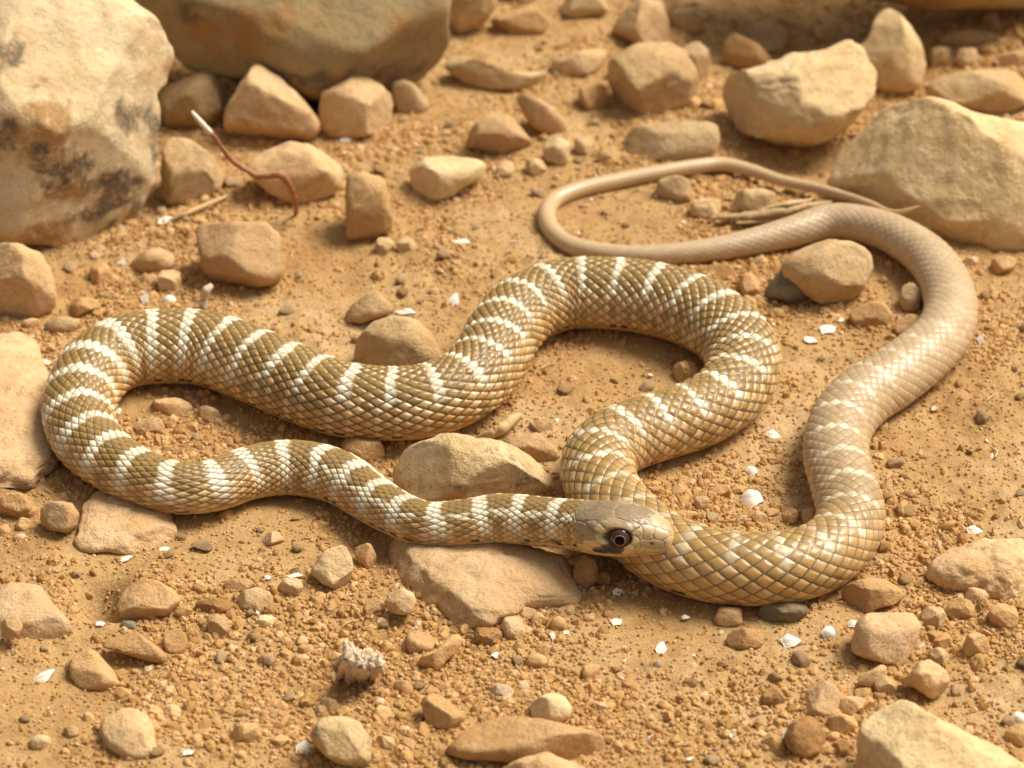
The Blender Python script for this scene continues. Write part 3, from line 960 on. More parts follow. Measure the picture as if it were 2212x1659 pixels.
# ---- head plates: seeds in close-up coordinates, turned into (distance from snout, angle)
_hx = np.array([860, 900, 1200, 1500, 1650, 1750, 1800.0])
_hc = np.array([532, 535, 560, 590, 640, 650, 650.0])
_hh = np.array([258, 258, 260, 237, 170, 120, 40.0])


def hdp(x, y):
    yc, hh = np.interp(x, _hx, _hc), np.interp(x, _hx, _hh)
    return (1800 - x) * .2202, math.degrees(math.asin(max(-1, min(1, (y - yc) / hh)))) + 57


PLATES = [  # (kind, seeds)
    ('crown', [(930, 450), (1000, 440), (1080, 430), (1150, 420)]),          # parietal, mirrored below
    ('frontal', [(1330, 330), (1420, 345), (1500, 370)]),
    ('brow', [(1220, 500), (1300, 495), (1390, 510)]),
    ('snout', [(1540, 600), (1560, 560)]),
    ('snout', [(1600, 475), (1560, 450)]),
    ('snout', [(1670, 600), (1640, 590)]),
    ('snout', [(1700, 540), (1740, 560)]),
    ('snout', [(1600, 700), (1550, 690), (1650, 720)]),
    ('rostral', [(1770, 660), (1755, 700), (1730, 750)]),
    ('snout', [(1480, 590), (1440, 580)]),
    ('ring', [(1415, 640), (1420, 680)]),
    ('ring', [(1385, 730)]),
    ('ring', [(1165, 555)]),
    ('ring', [(1168, 620), (1172, 665)]),
    ('temple', [(1110, 530), (1115, 580)]), ('temple', [(1110, 640)]),
    ('lip', [(1610, 770)]), ('lip', [(1530, 765)]), ('lip', [(1465, 735)]), ('lip', [(1370, 785)]), ('dark', [(1260, 750), (1215, 745)]), ('dark', [(1150, 775)]),
    ('lip', [(1080, 710), (1120, 700)]), ('temple', [(965, 680)]), ('lip', [(960, 745), (1020, 750)]), ('lip', [(880, 740)]),
    ('temple', [(985, 545)]), ('temple', [(1080, 560), (1060, 600)]), ('temple', [(900, 480)]), ('temple', [(890, 590)]), ('temple', [(1010, 630), (960, 620)]), ('temple', [(1070, 640)]),
    ('chin', [(1650, 800)]), ('chin', [(1540, 810)]), ('chin', [(1430, 815)]), ('chin', [(1310, 815)]), ('chin', [(1190, 812)]), ('chin', [(1070, 805)]), ('chin', [(950, 795)]),
]
HC = {'crown': (.255, .185, .100), 'frontal': (.27, .185, .10), 'brow': (.36, .245, .13), 'snout': (.50, .365, .20), 'rostral': (.55, .41, .24), 'ring': (.68, .58, .29), 'lip': (.64, .46, .21),
      'dark': (.085, .065, .05), 'temple': (.34, .24, .15), 'chin': (.60, .41, .185)}
nh = int(np.searchsorted(ss, HL))
hx, ht = dpx[:nh], np.degrees(aT[:nh])
d1 = np.full(hx.shape, 1e9)
d2 = np.full(hx.shape, 1e9)
hk = np.zeros(hx.shape, int)
for k, (kind, seeds) in enumerate(PLATES):
    dk = np.full(hx.shape, 1e9)
    for s in seeds:
        q = hdp(*s)
        dk = np.minimum(dk, np.hypot(hx - q[0], (ht - abs(q[1])) * .95))
    nb = dk < d1
    d2 = np.where(nb, d1, np.minimum(d2, dk))
    hk = np.where(nb, k, hk)
    d1 = np.where(nb, dk, d1)
# the seam down the crown between the two parietals
midl = np.where((hx > 118) & (hk == 0), ht * .95 * 2, 99)
hedge = np.minimum(d2 - d1, midl)
hmask = np.zeros((NS, NT_))
rear = np.interp(ht, [0, 30, 55, 90, 112, 140, 180], [212, 206, 196, 190, 200, 212, 215])
hmask[:nh] = 1 - smooth(hx, rear - 3, rear + 1)

# ---- relief
gap = .10 + .10 * smooth(perlin(np.stack([SS.ravel() / .07, TH.ravel() * .6, np.zeros(NS * NT_) + 2], 1), 21), -.2, .4).reshape(NS, NT_)
gap = gap + .17 * np.exp(-((f - .285) / .040) ** 2) * smooth(aT, R(5), R(50)) + .03 * (f < .2)
gap = gap * (1 - .55 * smooth(f, .60, .72))
body = np.clip((edge - gap * .45) / .85, 0, 1) ** .62
tip = .55 + .9 * np.clip(ba + .5, 0, 1)
relief = body * tip * np.interp(SS / LEN, [0, .04, .20, .30, .46, .52, .60, .75, 1], [.00022, .00034, .00050, .00066, .00056, .00046, .00034, .00016, .00006])
relief = relief * (1 - belly) + belly * (smooth(bedge, 0, .25) * .00018)
hrel = smooth(hedge, .6, 3.6) * .00026
relief[:nh] = relief[:nh] * (1 - hmask[:nh]) + hmask[:nh] * hrel
# nostril
nq = hdp(1612, 695)
nost = np.zeros((NS, NT_))
nost[:nh] = np.exp(-(((hx - nq[0]) / 3.3) ** 2 + ((ht - nq[1]) / 4.6) ** 2) ** 1.5)
# mouth line
mouth = np.zeros((NS, NT_))
mq = [hdp(x, y) for x, y in ((1770, 740), (1650, 783), (1500, 795), (1300, 797), (1100, 785), (960, 765))]
my = np.interp(hx, [q[0] for q in mq], [q[1] for q in mq])
mouth[:nh] = np.exp(-((ht - my) / 1.8) ** 2) * (1 - smooth(hx, 165, 185))
# eye socket
eq = hdp(1287, 632)
er = 25.0
sock = np.zeros((NS, NT_))
ed = np.hypot(hx - eq[0], (ht - eq[1]) * 1.0)
sock[:nh] = 1 - smooth(ed, er - 6, er + 1)
wav = np.zeros((NS, NT_))
wav[:nh] = perlin(np.stack([hx.ravel() / 9, ht.ravel() / 6, np.zeros(hx.size) + 3], 1), 63).reshape(hx.shape) * (ht < 60) * (hx > 60)
relief = relief + wav * hmask * .00022 - nost * .0007 - mouth * .00035

# ---- colour
def mixc(a, b, t):
    return a + (b - a) * t[..., None]


one = np.ones((NS, NT_, 3))
olive = one * np.array([.285, .172, .046])
flank = one * np.array([.49, .265, .083])
dorsal = 1 - smooth(aT, R(28), R(82))
C = mixc(flank, olive, np.clip(dorsal + .75 * (hsh2 < .45) * (aT < R(108)), 0, 1))
# cross bands: one every 14 mm, narrow on the body and wide on the neck; broken into pale scales on the flank
sB = .60 * SS + .40 * bs + .0008 * wob / .05
ph = np.mod(sB / .0143 + .020 * np.abs(bj) * .5, 1.0)
bd = np.minimum(ph, 1 - ph)
wide = np.interp(f, [0, .05, .22, .30, .62, 1], [.13, .16, .155, .105, .10, .10])
band = (1 - smooth(bd, wide - .03, wide + .03)) * (1 - smooth(aT, R(48) + R(34) * (f < .26), R(66) + R(34) * (f < .26)))
phs = np.mod(bs / .0143 + .020 * np.abs(bj) * .5 + .5, 1.0)
soft = ((np.abs(np.abs(phs - .5) - .25) < .11) * (hsh > .25) | (hsh < .22)) * smooth(aT, R(44), R(60)) * (aT < R(112))
white = one * np.array([.88, .80, .60])
cream = one * np.array([.68, .475, .235])
fade = np.interp(f, [0, .48, .53, .575, .61, .66, .72, .78, 1], [1, .95, .42, .45, .85, .72, .28, 0, 0])
gold = np.interp(f, [.40, .53, .58, .61], [0, .62, .62, 0])
C = mixc(C, one * np.array([.50, .295, .095]), gold * (.55 + .45 * smooth(aT, R(5), R(55))))
C = mixc(C, cream * 1.05, soft * (.35 + .5 * smooth(ba, -.3, .25)) * fade)
C = mixc(C, white, band * fade * (.80 + .20 * hsh) * np.interp(aT, [0, R(55), R(95)], [1, .92, .55]))
# neck: a lengthwise whitish streak of scales
nk = (f > .022) & (f < .10) & (np.abs(np.degrees(aT) - 38) < 9) & (hsh > .25)
C = mixc(C, white, nk * .7)
# paler upper edge and tip of each scale
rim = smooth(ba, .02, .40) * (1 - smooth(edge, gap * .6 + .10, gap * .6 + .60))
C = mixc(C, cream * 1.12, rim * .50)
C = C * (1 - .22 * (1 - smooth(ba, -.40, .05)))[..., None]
C = C * (1 + (hsh[..., None] - .5) * .26)
# hind body: dusty pinkish tan
hind = np.interp(f, [.572, .605, .66, .73], [0, .58, .74, .97])
dust = one * np.array([.45, .32, .185])
dust = mixc(dust, one * np.array([.60, .44, .28]), np.clip(hsh * .55 + .45 * rim + .35 * soft * (f < .74), 0, 1))
keepw = band * fade
C = mixc(C, dust, hind * (1 - .8 * keepw))
tip_o = smooth(f, .965, .99)
C = mixc(C, one * np.array([.58, .27, .085]), tip_o * .9)
tl = smooth(f, .82, .86)
C = mixc(C, one * np.array([.53, .36, .19]), tl * .8)
# skin between the scales
skin = mixc(one * np.array([.026, .023, .017]), one * np.array([.40, .28, .16]), np.clip(np.interp(f, [.57, .62, .74], [0, .55, .95]) + smooth(aT, R(95), R(118)) * .55 + .25 * (hsh2 > .8), 0, .96))
line = (1 - smooth(edge, gap * .55, gap * .55 + .10)) * (1 - tl)
C = mixc(C, skin, line * .96)
# belly
bel = one * np.array([.66, .48, .24])
bel = mixc(bel, one * np.array([.56, .36, .16]), 1 - smooth(bedge, .05, .22))
C = mixc(C, bel, belly * (1 - hind * .4))
spot = ((rnd(np.floor(U), np.sign(TH) + 3, 7, 4) < .30) & (np.abs(np.degrees(aT) - np.degrees(b0_) + 1) < 5.0) & (np.abs(np.mod(U, 1) - .5) < .30))
C = mixc(C, one * np.array([.035, .03, .025]), spot * (f < .55) * .92)
# head
kindc = np.array([HC[k] for k, _ in PLATES])
hcl = kindc[hk] * (1 + .18 * perlin(np.stack([hx.ravel() / 14, ht.ravel() / 14, np.zeros(hx.size)], 1), 61).reshape(hx.shape))[..., None]
mott = smooth(perlin(np.stack([hx.ravel() / 26, ht.ravel() / 16, np.zeros(hx.size) + 9], 1), 62), .05, .45).reshape(hx.shape)
hcl = hcl * (1 - .45 * (mott * (hx > 70) * (ht < 100))[..., None])
ln = (1 - smooth(hedge, .2, 1.7)) * .72
hcl = mixc(hcl, np.ones_like(hcl) * np.array([.16, .11, .075]), ln)
rim_h = smooth(hedge, 1.6, 2.6) * (1 - smooth(hedge, 3.2, 5.0))
hcl = mixc(hcl, np.ones_like(hcl) * np.array([.60, .48, .33]), rim_h * .30)
# soft edges for the black mark under the eye
q1, q2 = hdp(1235, 752), hdp(1150, 772)
blk = np.clip(np.exp(-(((hx - q1[0]) / 13) ** 2 + ((ht - q1[1]) / 10) ** 2) ** 2) + np.exp(-(((hx - q2[0]) / 11) ** 2 + ((ht - q2[1]) / 5) ** 2) ** 2), 0, 1)
hcl = mixc(hcl, np.ones_like(hcl) * np.array([.022, .018, .014]), np.clip(blk * 1.15, 0, 1))
C[:nh] = mixc(C[:nh], hcl, hmask[:nh])
lowj = np.zeros((NS, NT_))
lowj[:nh] = smooth(ht, 116, 124) * (1 - smooth(hx, 150, 300))
C = mixc(C, one * np.array([.62, .44, .20]), lowj * .8)
C = mixc(C, one * np.array([.16, .07, .035]), np.clip(nost * 1.2, 0, 1))
C = mixc(C, one * np.array([.22, .12, .06]), mouth * .75)
C = mixc(C, one * np.array([.03, .022, .018]), sock)
neckmark = np.zeros((NS, NT_))
for (x, y, a, b) in ((315, 530, 30, 9), (325, 470, 22, 7)):
    pass
for (dp_, an, w1, w2) in ((252, 108, 10, 5), (262, 98, 16, 6), (300, 122, 8, 3), (345, 119, 13, 4), (222, 122, 7, 2.5), (203, 124, 7, 2.5)):
    g = np.exp(-(((dpx - dp_) / w1) ** 2 + ((np.degrees(aT) - an) / w2) ** 2) ** 2)
    neckmark = np.maximum(neckmark, g)
C = mixc(C, one * np.array([.05, .045, .03]), neckmark * .85)

rr = rad[:, None] * (1 + bulge)
lat = rr * rx + relief * s_
ver = rr * rz + relief * c_
# hollow for the eyeball
inn = sock * .0016
lat = lat - inn * s_
ver = ver - inn * c_
Vs = ctr[:, None, :] + lat[..., None] * side[:, None, :] + ver[..., None] * upv[:, None, :]
I0 = (np.arange(NS - 1)[:, None] * NT_ + np.arange(NT_)[None, :])
I1 = (np.arange(NS - 1)[:, None] * NT_ + (np.arange(NT_)[None, :] + 1) % NT_)
Fq = np.stack([I0, I1, I1 + NT_, I0 + NT_], -1).reshape(-1, 4)
me = mesh_np('snake', Vs.reshape(-1, 3), Fq)
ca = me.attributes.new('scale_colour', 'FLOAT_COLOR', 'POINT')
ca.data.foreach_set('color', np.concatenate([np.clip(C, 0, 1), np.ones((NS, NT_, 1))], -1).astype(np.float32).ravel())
t = NT('snake_scales')
at_ = t.n('ShaderNodeAttribute', attribute_name='scale_colour')
cc = t.coords()
nz = t.noise(cc, 1300, 3, .6)
kk = t.mix(.5, at_.outputs['Color'], t.ramp(nz, [(.3, (.84, .82, .8)), (.6, (1.06, 1.05, 1.04))]), 'MULTIPLY')
M['snake'] = t.done(kk, t.bump(nz, .15, .0002), .36, .55)
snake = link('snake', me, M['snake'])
tag(snake, 'olive-brown snake with thin white crossbands coiled in loops over the stony soil', 'snake')
body_line = ctr[::20]
body_rad = rad[::20]

# ---- eyes
def eye_material(name, c, rough=.06, coat=1.0, spec=.35):
    t = NT(name)
    m = t.done(c, None, rough, spec)
    t.bsdf.inputs['Coat Weight'].default_value = coat * .3
    t.bsdf.inputs['Coat Roughness'].default_value = .03
    return m


M['iris'] = eye_material('dark_brown_iris', (.055, .028, .020))
M['pupil'] = eye_material('black_pupil', (.002, .002, .002), .05, 0, .12)
M['iris_ring'] = eye_material('copper_ring', (.42, .20, .12), .3, .6)
ke = int(np.searchsorted(ss, eq[0] * PX))
ER = er * PX
for sg in (-1, 1):
    # the flank that faces the viewer is the one whose outward side points to the camera
    a = R(eq[1]) * sg
    jt = int(np.argmin(np.abs(th - a)))
    out = side[ke] * math.sin(R(78) * sg) + upv[ke] * math.cos(R(78))
    out = out - tan[ke] * .10
    out /= np.linalg.norm(out)
    surf = ctr[ke] + side[ke] * (rr[ke, jt] * rx[ke, jt]) + upv[ke] * (rr[ke, jt] * rz[ke, jt])
    nrm_s = side[ke] * math.sin(a) + upv[ke] * math.cos(a)
    c = surf - nrm_s * ER * .62
    rad_e = ER * 1.0
    S_, F_ = ico(5)
    zq = Vector(out).to_track_quat('Z', 'Y').to_matrix()
    Mz = np.array(zq)
    eye = link('eye', mesh_np('eye', S_ * rad_e, F_), M['iris'], snake)
    eye.matrix_local = Matrix.Translation(Vector(c)) @ zq.to_4x4()

    def cap(a0, a1, rr_, n=40, m=10):
        Vc, Fc = [], []
        for i in range(m + 1):
            al = a0 + (a1 - a0) * i / m
            for k in range(n):
                be = 2 * math.pi * k / n
                Vc.append((rr_ * math.sin(al) * math.cos(be), rr_ * math.sin(al) * math.sin(be), rr_ * math.cos(al)))
        for i in range(m):
            for k in range(n):
                Fc.append((i * n + k, (i + 1) * n + k, (i + 1) * n + (k + 1) % n, i * n + (k + 1) % n))
        return np.array(Vc), np.array(Fc)
    Vc, Fc = cap(.001, R(27), rad_e * 1.010)
    link('pupil', mesh_np('pupil', Vc, Fc), M['pupil'], eye)
    Vc, Fc = cap(R(26), R(30), rad_e * 1.016)
    link('iris_ring', mesh_np('iris_ring', Vc, Fc), M['iris_ring'], eye)
del U, Vv, bi, bj, ba, bb, edge, gap, body, relief, C, Vs, one, olive, flank, white, cream, dust, skin, bel, wob

# ---------------------------------------------------------------- loose crumbs of soil and grit (nobody could count them)
def in_view_points(n, rs, margin=60, power=1.0):
    """random ground points, evenly spread over the visible patch of soil and a margin round it"""
    out = []
    c = [at_z(-margin * 3, -margin, 0), at_z(2212 + margin * 3, -margin, 0), at_z(2212 + margin, 1659 + margin, 0), at_z(-margin, 1659 + margin, 0)]
    y0, y1 = c[2][1], c[0][1]
    while len(out) < n:
        y = rs.uniform(y0, y1)
        t = (y - y0) / (y1 - y0)
        xl = c[3][0] * (1 - t) + c[0][0] * t
        xr = c[2][0] * (1 - t) + c[1][0] * t
        w = (xr - xl) / (c[1][0] - c[0][0])
        if rs.uniform() > w:
            continue
        out.append((rs.uniform(xl, xr), y))
    return np.array(out)


def crumb_nodes(seed, subdiv, rough):
    g = bpy.data.node_groups.new('crumbs_%d' % seed, 'GeometryNodeTree')
    g.interface.new_socket('Geometry', in_out='INPUT', socket_type='NodeSocketGeometry')
    g.interface.new_socket('Geometry', in_out='OUTPUT', socket_type='NodeSocketGeometry')
    N, L = g.nodes, g.links
    gi, go = N.new('NodeGroupInput'), N.new('NodeGroupOutput')
    join = N.new('GeometryNodeJoinGeometry')
    for k in range(7):
        ic = N.new('GeometryNodeMeshIcoSphere')
        ic.inputs['Radius'].default_value = 1.0
        ic.inputs['Subdivisions'].default_value = subdiv
        no = N.new('ShaderNodeTexNoise')
        no.noise_dimensions = '4D'
        no.inputs['W'].default_value = seed * 3.3 + k * 7.1
        no.inputs['Scale'].default_value = 1.1 if k < 4 else 1.9
        no.inputs['Detail'].default_value = 3.0
        no.inputs['Roughness'].default_value = .6
        sb_ = N.new('ShaderNodeVectorMath')
        sb_.operation = 'SUBTRACT'
        sb_.inputs[1].default_value = (.5, .5, .5)
        sc_ = N.new('ShaderNodeVectorMath')
        sc_.operation = 'MULTIPLY'
        rg = rough * (.6 if k < 4 else 1.45)
        sc_.inputs[1].default_value = (rg, rg, rg)
        sp = N.new('GeometryNodeSetPosition')
        tr = N.new('GeometryNodeTransform')
        tr.inputs['Scale'].default_value = (1.0, .72 + .05 * k, .62 + .04 * k)
        sh = N.new('GeometryNodeSetShadeSmooth')
        sh.inputs['Shade Smooth'].default_value = k >= 4
        mt = N.new('GeometryNodeSetMaterial')
        mt.inputs['Material'].default_value = M['crumb']
        gt = N.new('GeometryNodeGeometryToInstance')
        L.new(ic.outputs[0], sp.inputs['Geometry'])
        L.new(no.outputs['Color'], sb_.inputs[0])
        L.new(sb_.outputs[0], sc_.inputs[0])
        L.new(sc_.outputs[0], sp.inputs['Offset'])
        if k < 4:
            rv = N.new('FunctionNodeRandomValue')
            rv.data_type = 'FLOAT_VECTOR'
            rv.inputs['Min'].default_value = (-.34, -.34, -.34)
            rv.inputs['Max'].default_value = (.34, .34, .34)
            rv.inputs['Seed'].default_value = seed * 13 + k
            sp2 = N.new('GeometryNodeSetPosition')
            hull = N.new('GeometryNodeConvexHull')
            ic.inputs['Subdivisions'].default_value = 2
            L.new(sp.outputs[0], sp2.inputs['Geometry'])
            L.new(rv.outputs['Value'], sp2.inputs['Offset'])
            L.new(sp2.outputs[0], hull.inputs[0])
            L.new(hull.outputs[0], tr.inputs['Geometry'])
        else:
            L.new(sp.outputs[0], tr.inputs['Geometry'])
        L.new(tr.outputs[0], sh.inputs[0])
        L.new(sh.outputs[0], mt.inputs[0])
        L.new(mt.outputs[0], gt.inputs[0])
        L.new(gt.outputs[0], join.inputs[0])
    ip = N.new('GeometryNodeInstanceOnPoints')
    ip.inputs['Pick Instance'].default_value = True
    for nm, ty, sock_ in (('size', 'FLOAT_VECTOR', 'Scale'), ('turn', 'FLOAT_VECTOR', 'Rotation'), ('pick', 'INT', 'Instance Index')):
        na = N.new('GeometryNodeInputNamedAttribute')
        na.data_type = ty
        na.inputs['Name'].default_value = nm
        L.new(na.outputs[0], ip.inputs[sock_])
    L.new(gi.outputs[0], ip.inputs['Points'])
    L.new(join.outputs[0], ip.inputs['Instance'])
    L.new(ip.outputs[0], go.inputs[0])
    return g


# where the soil lies crumbly (+) or smooth and trodden (-): picture point, radius, weight
SOIL_BLOBS = [(236, 1292, 50, -3), (780, 1480, 260, .9), (420, 1400, 200, .7), (1150, 1520, 260, .7), (1560, 1560, 260, .5), (380, 930, 110, .8), (430, 470, 160, .6), (250, 620, 120, .7), (1500, 450, 120, .6), (1650, 640, 120, .6),
              (1560, 1080, 130, .8), (2080, 1380, 150, .5), (1280, 380, 140, .5), (1450, 1400, 170, -.9), (2080, 980, 210, -.8), (760, 600, 180, -.9), (1120, 500, 160, -.9), (1000, 150, 150, -.8), (500, 1160, 150, -.6),
              (120, 1560, 200, -.4), (1380, 800, 130, -.4), (1700, 900, 90, -.6), (1250, 90, 200, -.5)]


def crumbs(name, label, n, lo, hi, expo, seed, subdiv, rough, sink, patchy, cat='soil'):
    rs = np.random.RandomState(seed)
    p = in_view_points(n, rs)
    o3 = np.zeros(len(p))
    blob = np.zeros(len(p))
    for (bx, by, br, bw) in SOIL_BLOBS:
        c = at_z(bx, by, 0)
        blob = blob + bw * np.exp(-(((p[:, 0] - c[0]) / (br * PXT * DIST)) ** 2 + ((p[:, 1] - c[1]) / (br * 1.3 * PXT * DIST)) ** 2))
    dens = smooth(.5 * blob + perlin(np.stack([p[:, 0] / .055, p[:, 1] / .055, o3 + 5], 1), 71) + .5 * perlin(np.stack([p[:, 0] / .018, p[:, 1] / .018, o3 + 5], 1), 72), -.30, .30)
    keep = rs.uniform(size=len(p)) < (1 - patchy) + patchy * dens ** 1.5
    p, dens = p[keep], dens[keep]
    n = len(p)
    s = lo + (hi - lo) * rs.uniform(size=n) ** expo
    s = s * (.75 + .35 * dens)
    z = ground_z(p[:, 0], p[:, 1], True) + s * (.25 - sink)
    me = bpy.data.meshes.new(name)
    me.vertices.add(n)
    me.vertices.foreach_set('co', np.stack([p[:, 0], p[:, 1], z], 1).astype(np.float32).ravel())
    a = me.attributes.new('size', 'FLOAT_VECTOR', 'POINT')
    a.data.foreach_set('vector', (s[:, None] * rs.uniform(.8, 1.2, size=(n, 3))).astype(np.float32).ravel())
    a = me.attributes.new('turn', 'FLOAT_VECTOR', 'POINT')
    a.data.foreach_set('vector', rs.uniform(0, 6.28, size=(n, 3)).astype(np.float32).ravel())
    a = me.attributes.new('pick', 'INT', 'POINT')
    a.data.foreach_set('value', rs.randint(0, 7, size=n).astype(np.int32))
    o = link(name, me)
    md = o.modifiers.new('scatter', 'NODES')
    md.node_group = crumb_nodes(seed, subdiv, rough)
    tag(o, label, cat, kind='stuff')
    return o


crumbs('soil_grit', 'fine orange soil grit covering the ground', 120000, .0003, .0010, 1.5, 1, 2, .80, .2, .6)
crumbs('soil_crumbs', 'loose orange soil crumbs strewn over the ground', 40000, .0006, .0022, 2.6, 2, 3, .95, .42, .92)
crumbs('gravel', 'small tan gravel bits strewn over the ground', 1300, .0016, .0040, 3.0, 3, 4, .90, .40, .7, 'gravel')


# ---------------------------------------------------------------- pebbles one can pick out
def free(x, y, r, slack=.6):
    d = np.hypot(body_line[:, 0] - x, body_line[:, 1] - y) - body_rad
    if d.min() < r * 1.1:
        return False
    for (a, b, c) in STONE_FOOT:
        if (a - x) ** 2 + (b - y) ** 2 < (c * slack + r) ** 2:
            return False
    return True


peb_meshes = {}
rs = np.random.RandomState(77)
for k in range(10):
    S_, F_ = ico(3)
    W = S_ * np.array([1.0, rs.uniform(.7, .95), rs.uniform(.5, .75)])
    W = W * (1 + .30 * fbm(W * 1.2 + k * 3.1, 3, k))[:, None]
    for q in range(9):
        v = rs.normal(size=3)
        v /= np.linalg.norm(v)
        h = W @ v
        W = W - np.clip(h - h.max() * rs.uniform(.5, .88), 0, None)[:, None] * v * .98
    W = W * (1 + .05 * fbm(W * 5 + k, 2, k + 40))[:, None]
    for m in ('tan', 'orange', 'pink', 'olive', 'pale'):
        me = mesh_np('pebble', W, F_)
        me.materials.append(M[m])
        peb_meshes[k, m] = me
def where(x, y):
    d = np.hypot(body_line[:, 0] - x, body_line[:, 1] - y)
    k = int(np.argmin(d))
    fr = k / len(body_line)
    if d[k] < .03:
        if fr < .08:
            return 'close to the snake head'
        if fr < .22:
            return 'close to the snake neck curve'
        if fr < .50:
            return 'close to the thick middle coils of the snake'
        if fr < .66:
            return 'close to the snake front bend'
        return 'close to the snake tail'
    if fr < .22 or (y < -.07 and x < .09):
        return 'on the crumbly soil before the snake'
    if y < .02:
        return 'on the soil around the peaked boulder'
    return 'among the big stones behind the snake'


pts = in_view_points(2600, rs, 10)
placed = 0
for x, y in pts:
    if placed >= 210:
        break
    r = .0019 + .0028 * rs.uniform() ** 2.4
    if not free(x, y, r):
        continue
    z = float(ground_z(x, y)[0])
    m = ['tan', 'orange', 'orange', 'pink', 'tan', 'orange', 'pale', 'pink', 'tan', 'olive' if rs.uniform() < .35 else 'pink'][rs.randint(10)]
    o = bpy.data.objects.new('pebble', peb_meshes[rs.randint(10), m])
    col.objects.link(o)
    o.location = (x, y, z + r * .22)
    o.scale = (r, r * rs.uniform(.8, 1.1), r * rs.uniform(.8, 1.1))
    o.rotation_euler = (rs.uniform(-.4, .4), rs.uniform(-.4, .4), rs.uniform(0, 6.28))
    wh = where(x, y)
    sz = 'tiny' if r < .0027 else 'small'
    cn = {'tan': 'tan', 'orange': 'orange-brown', 'pink': 'pinkish', 'olive': 'olive-grey', 'pale': 'pale cream'}[m]
    tag(o, '%s %s pebble lying loose %s' % (sz, cn, wh), 'pebble', '%s %s pebbles %s' % (sz, cn, wh))
    STONE_FOOT.append((x, y, r))
    placed += 1


# ---------------------------------------------------------------- white shell fragments
def shell_mesh(seed, curl=.5, n=6):
    """a thin curved flake with broken straight edges; unit size"""
    r_ = np.random.RandomState(seed)
    ang = (np.arange(n) + r_.uniform(-.33, .33, n)) * 2 * math.pi / n
    rad_ = r_.uniform(.62, 1.05, n)
    poly = np.stack([rad_ * np.cos(ang), rad_ * np.sin(ang)], 1)
    m, K = 6, 36
    aa = np.linspace(0, 2 * math.pi, K, endpoint=False)
    rr_ = outline_radius(poly, aa) * (1 + .05 * r_.normal(size=K))
    V_, F_ = [], []
    for lay in (0, 1):
        for i in range(m + 1):
            t = i / m
            for k in range(K):
                x, y = t * rr_[k] * math.cos(aa[k]), t * rr_[k] * math.sin(aa[k])
                z = -curl * (.9 * x * x + .2 * y * y) + curl * .35 + .012 * math.sin(9 * y + 3 * x)
                z += -.10 * lay
                V_.append((x, y, z))
    L0 = (m + 1) * K
    for lay in (0, 1):
        for i in range(m):
            for k in range(K):
                a, b = lay * L0 + i * K + k, lay * L0 + i * K + (k + 1) % K
                q = (a, b, b + K, a + K)
                F_.append(q if lay == 1 else q[::-1])
    for k in range(K):
        a, b = m * K + k, m * K + (k + 1) % K
        F_.append((a, b, b + L0, a + L0))
    me = mesh_np('shell_fragment', np.array(V_), np.array(F_))
    fl_ = np.ones(len(F_), bool)
    fl_[-K:] = False
    me.polygons.foreach_set('use_smooth', fl_)
    return me


